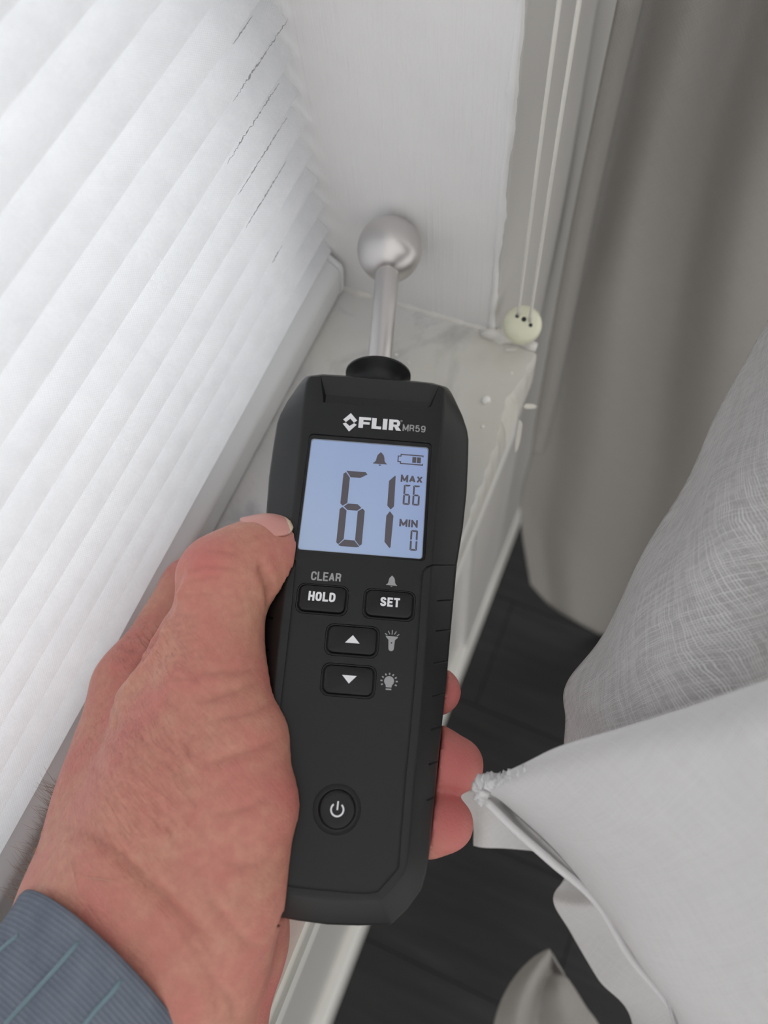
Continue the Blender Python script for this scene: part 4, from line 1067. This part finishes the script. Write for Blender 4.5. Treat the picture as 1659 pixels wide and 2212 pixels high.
hm = [[cx(1338,-20,.268), cx(1368,-20,.270), cx(1392,-20,.276)], [cx(1245,427,.273), cx(1268,427,.274), cx(1290,427,.281)], [cx(1189,726,.264), cx(1210,730,.265), cx(1228,735,.272)], [cx(1158,900,.260), cx(1175,905,.261), cx(1190,910,.267)], [cx(1148,975,.256), cx(1160,980,.257), cx(1172,982,.262)]]
sheet('leading_hem', hm, 60, 8, M['linen_shaded'], cb, .0015)

# (b) near curtain: upper linen fall, lower turned corner with its hem
cn = empty('curtain'); cn.name = 'curtain.001'; tag(cn, 'bright near linen curtain with open weave and a pinched lower corner', 'curtain')
rowsn = [[at(1705,620,.235), at(1760,640,.200), at(1880,640,.185), at(2050,640,.19)],
         [at(1585,850,.225), at(1640,860,.190), at(1760,860,.172), at(1950,860,.175)],
         [at(1490,1010,.220), at(1550,1020,.183), at(1690,1040,.165), at(1900,1060,.168)],
         [at(1398,1172,.216), at(1470,1190,.178), at(1620,1210,.160), at(1850,1240,.165)],
         [at(1302,1370,.214), at(1390,1380,.178), at(1560,1400,.160), at(1800,1420,.165)],
         [at(1238,1485,.214), at(1330,1510,.180), at(1520,1530,.162), at(1760,1560,.168)],
         [at(1220,1560,.216), at(1310,1600,.185), at(1500,1620,.170), at(1740,1640,.175)],
         [at(1212,1680,.222), at(1300,1700,.195), at(1480,1720,.182), at(1700,1720,.185)]]
rowsn = [r+[r[-1]+np.array([.004, -.03, .0]), r[-1]+np.array([.0, -.10, .02])] for r in rowsn]
rowsn = [[p+np.array([.5, -.5, 5])*q for p in rowsn[0]] for q in (.2, .09, .04, .018, .006)]+rowsn
def wv(G):
    nu, nv = G.shape[:2]; i = np.arange(nu)[:, None]; j = np.arange(nv)[None]
    G[..., 1] += .0012*np.sin(i*.09+j*.12)+.0006*np.sin(i*.21-j*.17)
    # slightly frayed outer edge
    return G
sheet('upper_fall', rowsn, 190, 80, M['linen'], cn, .0006, wv)
# lower flap
rowsf = [[at(1046,1690,.176), at(1130,1652,.170), at(1215,1612,.164), at(1350,1572,.152), at(1500,1525,.142), at(1680,1465,.130), at(1850,1430,.125)],
         [at(1050,1705,.175), at(1140,1690,.167), at(1240,1670,.158), at(1370,1640,.146), at(1530,1610,.134), at(1700,1570,.122), at(1880,1550,.118)],
         [at(1060,1712,.176), at(1165,1750,.167), at(1270,1770,.157), at(1400,1770,.146), at(1560,1750,.135), at(1730,1730,.124), at(1900,1720,.12)],
         [at(1076,1720,.178), at(1180,1795,.170), at(1290,1860,.161), at(1420,1900,.151), at(1580,1920,.140), at(1750,1920,.130), at(1920,1920,.126)],
         [at(1084,1727,.181), at(1200,1830,.175), at(1300,1945,.168), at(1410,2090,.160), at(1560,2180,.150), at(1740,2220,.140), at(1920,2250,.136)],
         [at(1090,1733,.183), at(1215,1850,.178), at(1325,1990,.173), at(1440,2150,.168), at(1540,2330,.162), at(1740,2420,.152), at(1930,2450,.148)]]
rowsf = [r+[r[-1]+np.array([.01, -.05, .03]), r[-1]+np.array([.03, -.12, .10])] for r in rowsf]
rowsf.append([p+np.array([-.16, -.03, -.03])*max(0.0, (q-3.0)/5)**1.2 for q, p in enumerate(rowsf[-1])])
sheet('lower_flap', rowsf, 130, 160, M['linen_fold'], cn, .0009)
# rolled lumpy corner
pp = cr([at(1040,1730,.1775), at(1041,1708,.1765), at(1050,1692,.1755), at(1066,1688,.174), at(1088,1684,.1725), at(1112,1677,.171), at(1145,1666,.169)], 60)
v, f = tube(pp, [.0012+.0010*math.sin(math.pi*min(1, k/34))+.0003*math.sin(k*1.1)+.0002*math.sin(k*2.3)-.0000*k for k in range(60)], 20)
v = [tuple(np.array(p)+rng.normal(0, .00011, 3)+.0003*np.array([math.sin(p[0]*3100+p[1]*1700), math.sin(p[1]*2900+p[2]*900), math.sin(p[2]*2700+p[0]*1300)])) for p in v]
o = mesh_obj('corner_roll', v, f, M['linen_fold'], cn, True)
# turned hem: inner strip in shade and its outer rim
hin = [[at(1046,1722,.178), at(1107,1785,.178), at(1191,1859,.176), at(1286,1943,.174), at(1360,2063,.172), at(1438,2158,.170), at(1500,2260,.168)],
       [at(1056,1716,.181), at(1130,1775,.184), at(1210,1845,.184), at(1292,1925,.182), at(1372,2050,.178), at(1450,2150,.174), at(1520,2260,.170)],
       [at(1076,1716,.182), at(1176,1790,.184), at(1244,1866,.183), at(1300,1930,.180), at(1385,2045,.175), at(1465,2140,.170), at(1540,2260,.166)]]
sheet('turned_hem', hin, 24, 90, M['linen_fold'], cn, .0009)
v, f = tube(cr([at(1044,1724,.1775), at(1107,1787,.177), at(1191,1861,.175), at(1286,1945,.173), at(1360,2065,.171), at(1438,2160,.169), at(1500,2262,.167)], 40), .0010, 8)
mesh_obj('hem_edge', v, f, M['linen_fold'], cn, True)

# (c) lower tails of the curtains, further down
ct = empty('curtain'); ct.name = 'curtain.002'; tag(ct, 'white curtain tail hanging lower down behind the pinched curtain corner', 'curtain')
sheet('square_corner', [[at(975,1708,.262), at(1030,1708,.258), at(1080,1730,.258), at(1150,1740,.262), at(1230,1760,.266), at(1420,1850,.27), at(1640,1900,.265)], [at(1020,1775,.262), at(1044,1778,.258), at(1090,1785,.262), at(1160,1790,.268), at(1240,1800,.27), at(1420,1900,.275), at(1640,2000,.27)], [at(1024,1826,.262), at(1048,1830,.260), at(1095,1832,.263), at(1165,1838,.268), at(1250,1840,.27), at(1420,1960,.28), at(1640,2100,.275)]], 30, 40, M['linen_fold'], ct)
tailrows = [[at(1223,1895,.262), at(1245,1905,.27), at(1290,1925,.268), at(1340,1940,.262), at(1420,1960,.26)],
               [at(1196,1943,.250), at(1235,1948,.246), at(1290,1950,.242), at(1360,1960,.240), at(1440,1970,.24)],
               [at(1232,2010,.262), at(1270,2015,.256), at(1320,2020,.250), at(1390,2030,.246), at(1480,2040,.24)],
               [at(1292,2112,.264), at(1330,2118,.258), at(1380,2120,.252), at(1440,2130,.248), at(1520,2130,.24)],
               [at(1370,2232,.266), at(1400,2235,.26), at(1450,2240,.255), at(1500,2250,.25), at(1580,2260,.245)]]
tailrows = [r+[r[-1]+np.array([.01, -.035, .0]), r[-1]+np.array([.0, -.09, .01])] for r in tailrows]
tailrows += [[p+np.array([-.05, -.01, -.02]) for p in tailrows[-1]], [p+np.array([-.14, -.03, -.05]) for p in tailrows[-1]]]
sheet('tail', tailrows, 90, 60, M['linen_fold'], ct)
cf = empty('curtain'); cf.name = 'curtain.003'; tag(cf, 'greyish curtain end fanning out above the floor at the bottom edge', 'curtain')
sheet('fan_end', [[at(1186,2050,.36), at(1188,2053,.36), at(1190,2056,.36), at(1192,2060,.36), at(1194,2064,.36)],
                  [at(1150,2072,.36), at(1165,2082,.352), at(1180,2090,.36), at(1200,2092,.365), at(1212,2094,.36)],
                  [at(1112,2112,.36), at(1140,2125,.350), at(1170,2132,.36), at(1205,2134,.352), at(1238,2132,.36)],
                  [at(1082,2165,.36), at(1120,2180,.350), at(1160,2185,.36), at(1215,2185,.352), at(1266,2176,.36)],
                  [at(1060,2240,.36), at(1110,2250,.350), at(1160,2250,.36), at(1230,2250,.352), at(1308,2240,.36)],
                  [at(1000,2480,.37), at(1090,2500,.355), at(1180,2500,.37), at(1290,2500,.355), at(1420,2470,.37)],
                  [at(960,2800,.39), at(1080,2820,.37), at(1200,2830,.39), at(1340,2820,.37), at(1500,2780,.39)]], 50, 40, M['linen_shaded'], cf)
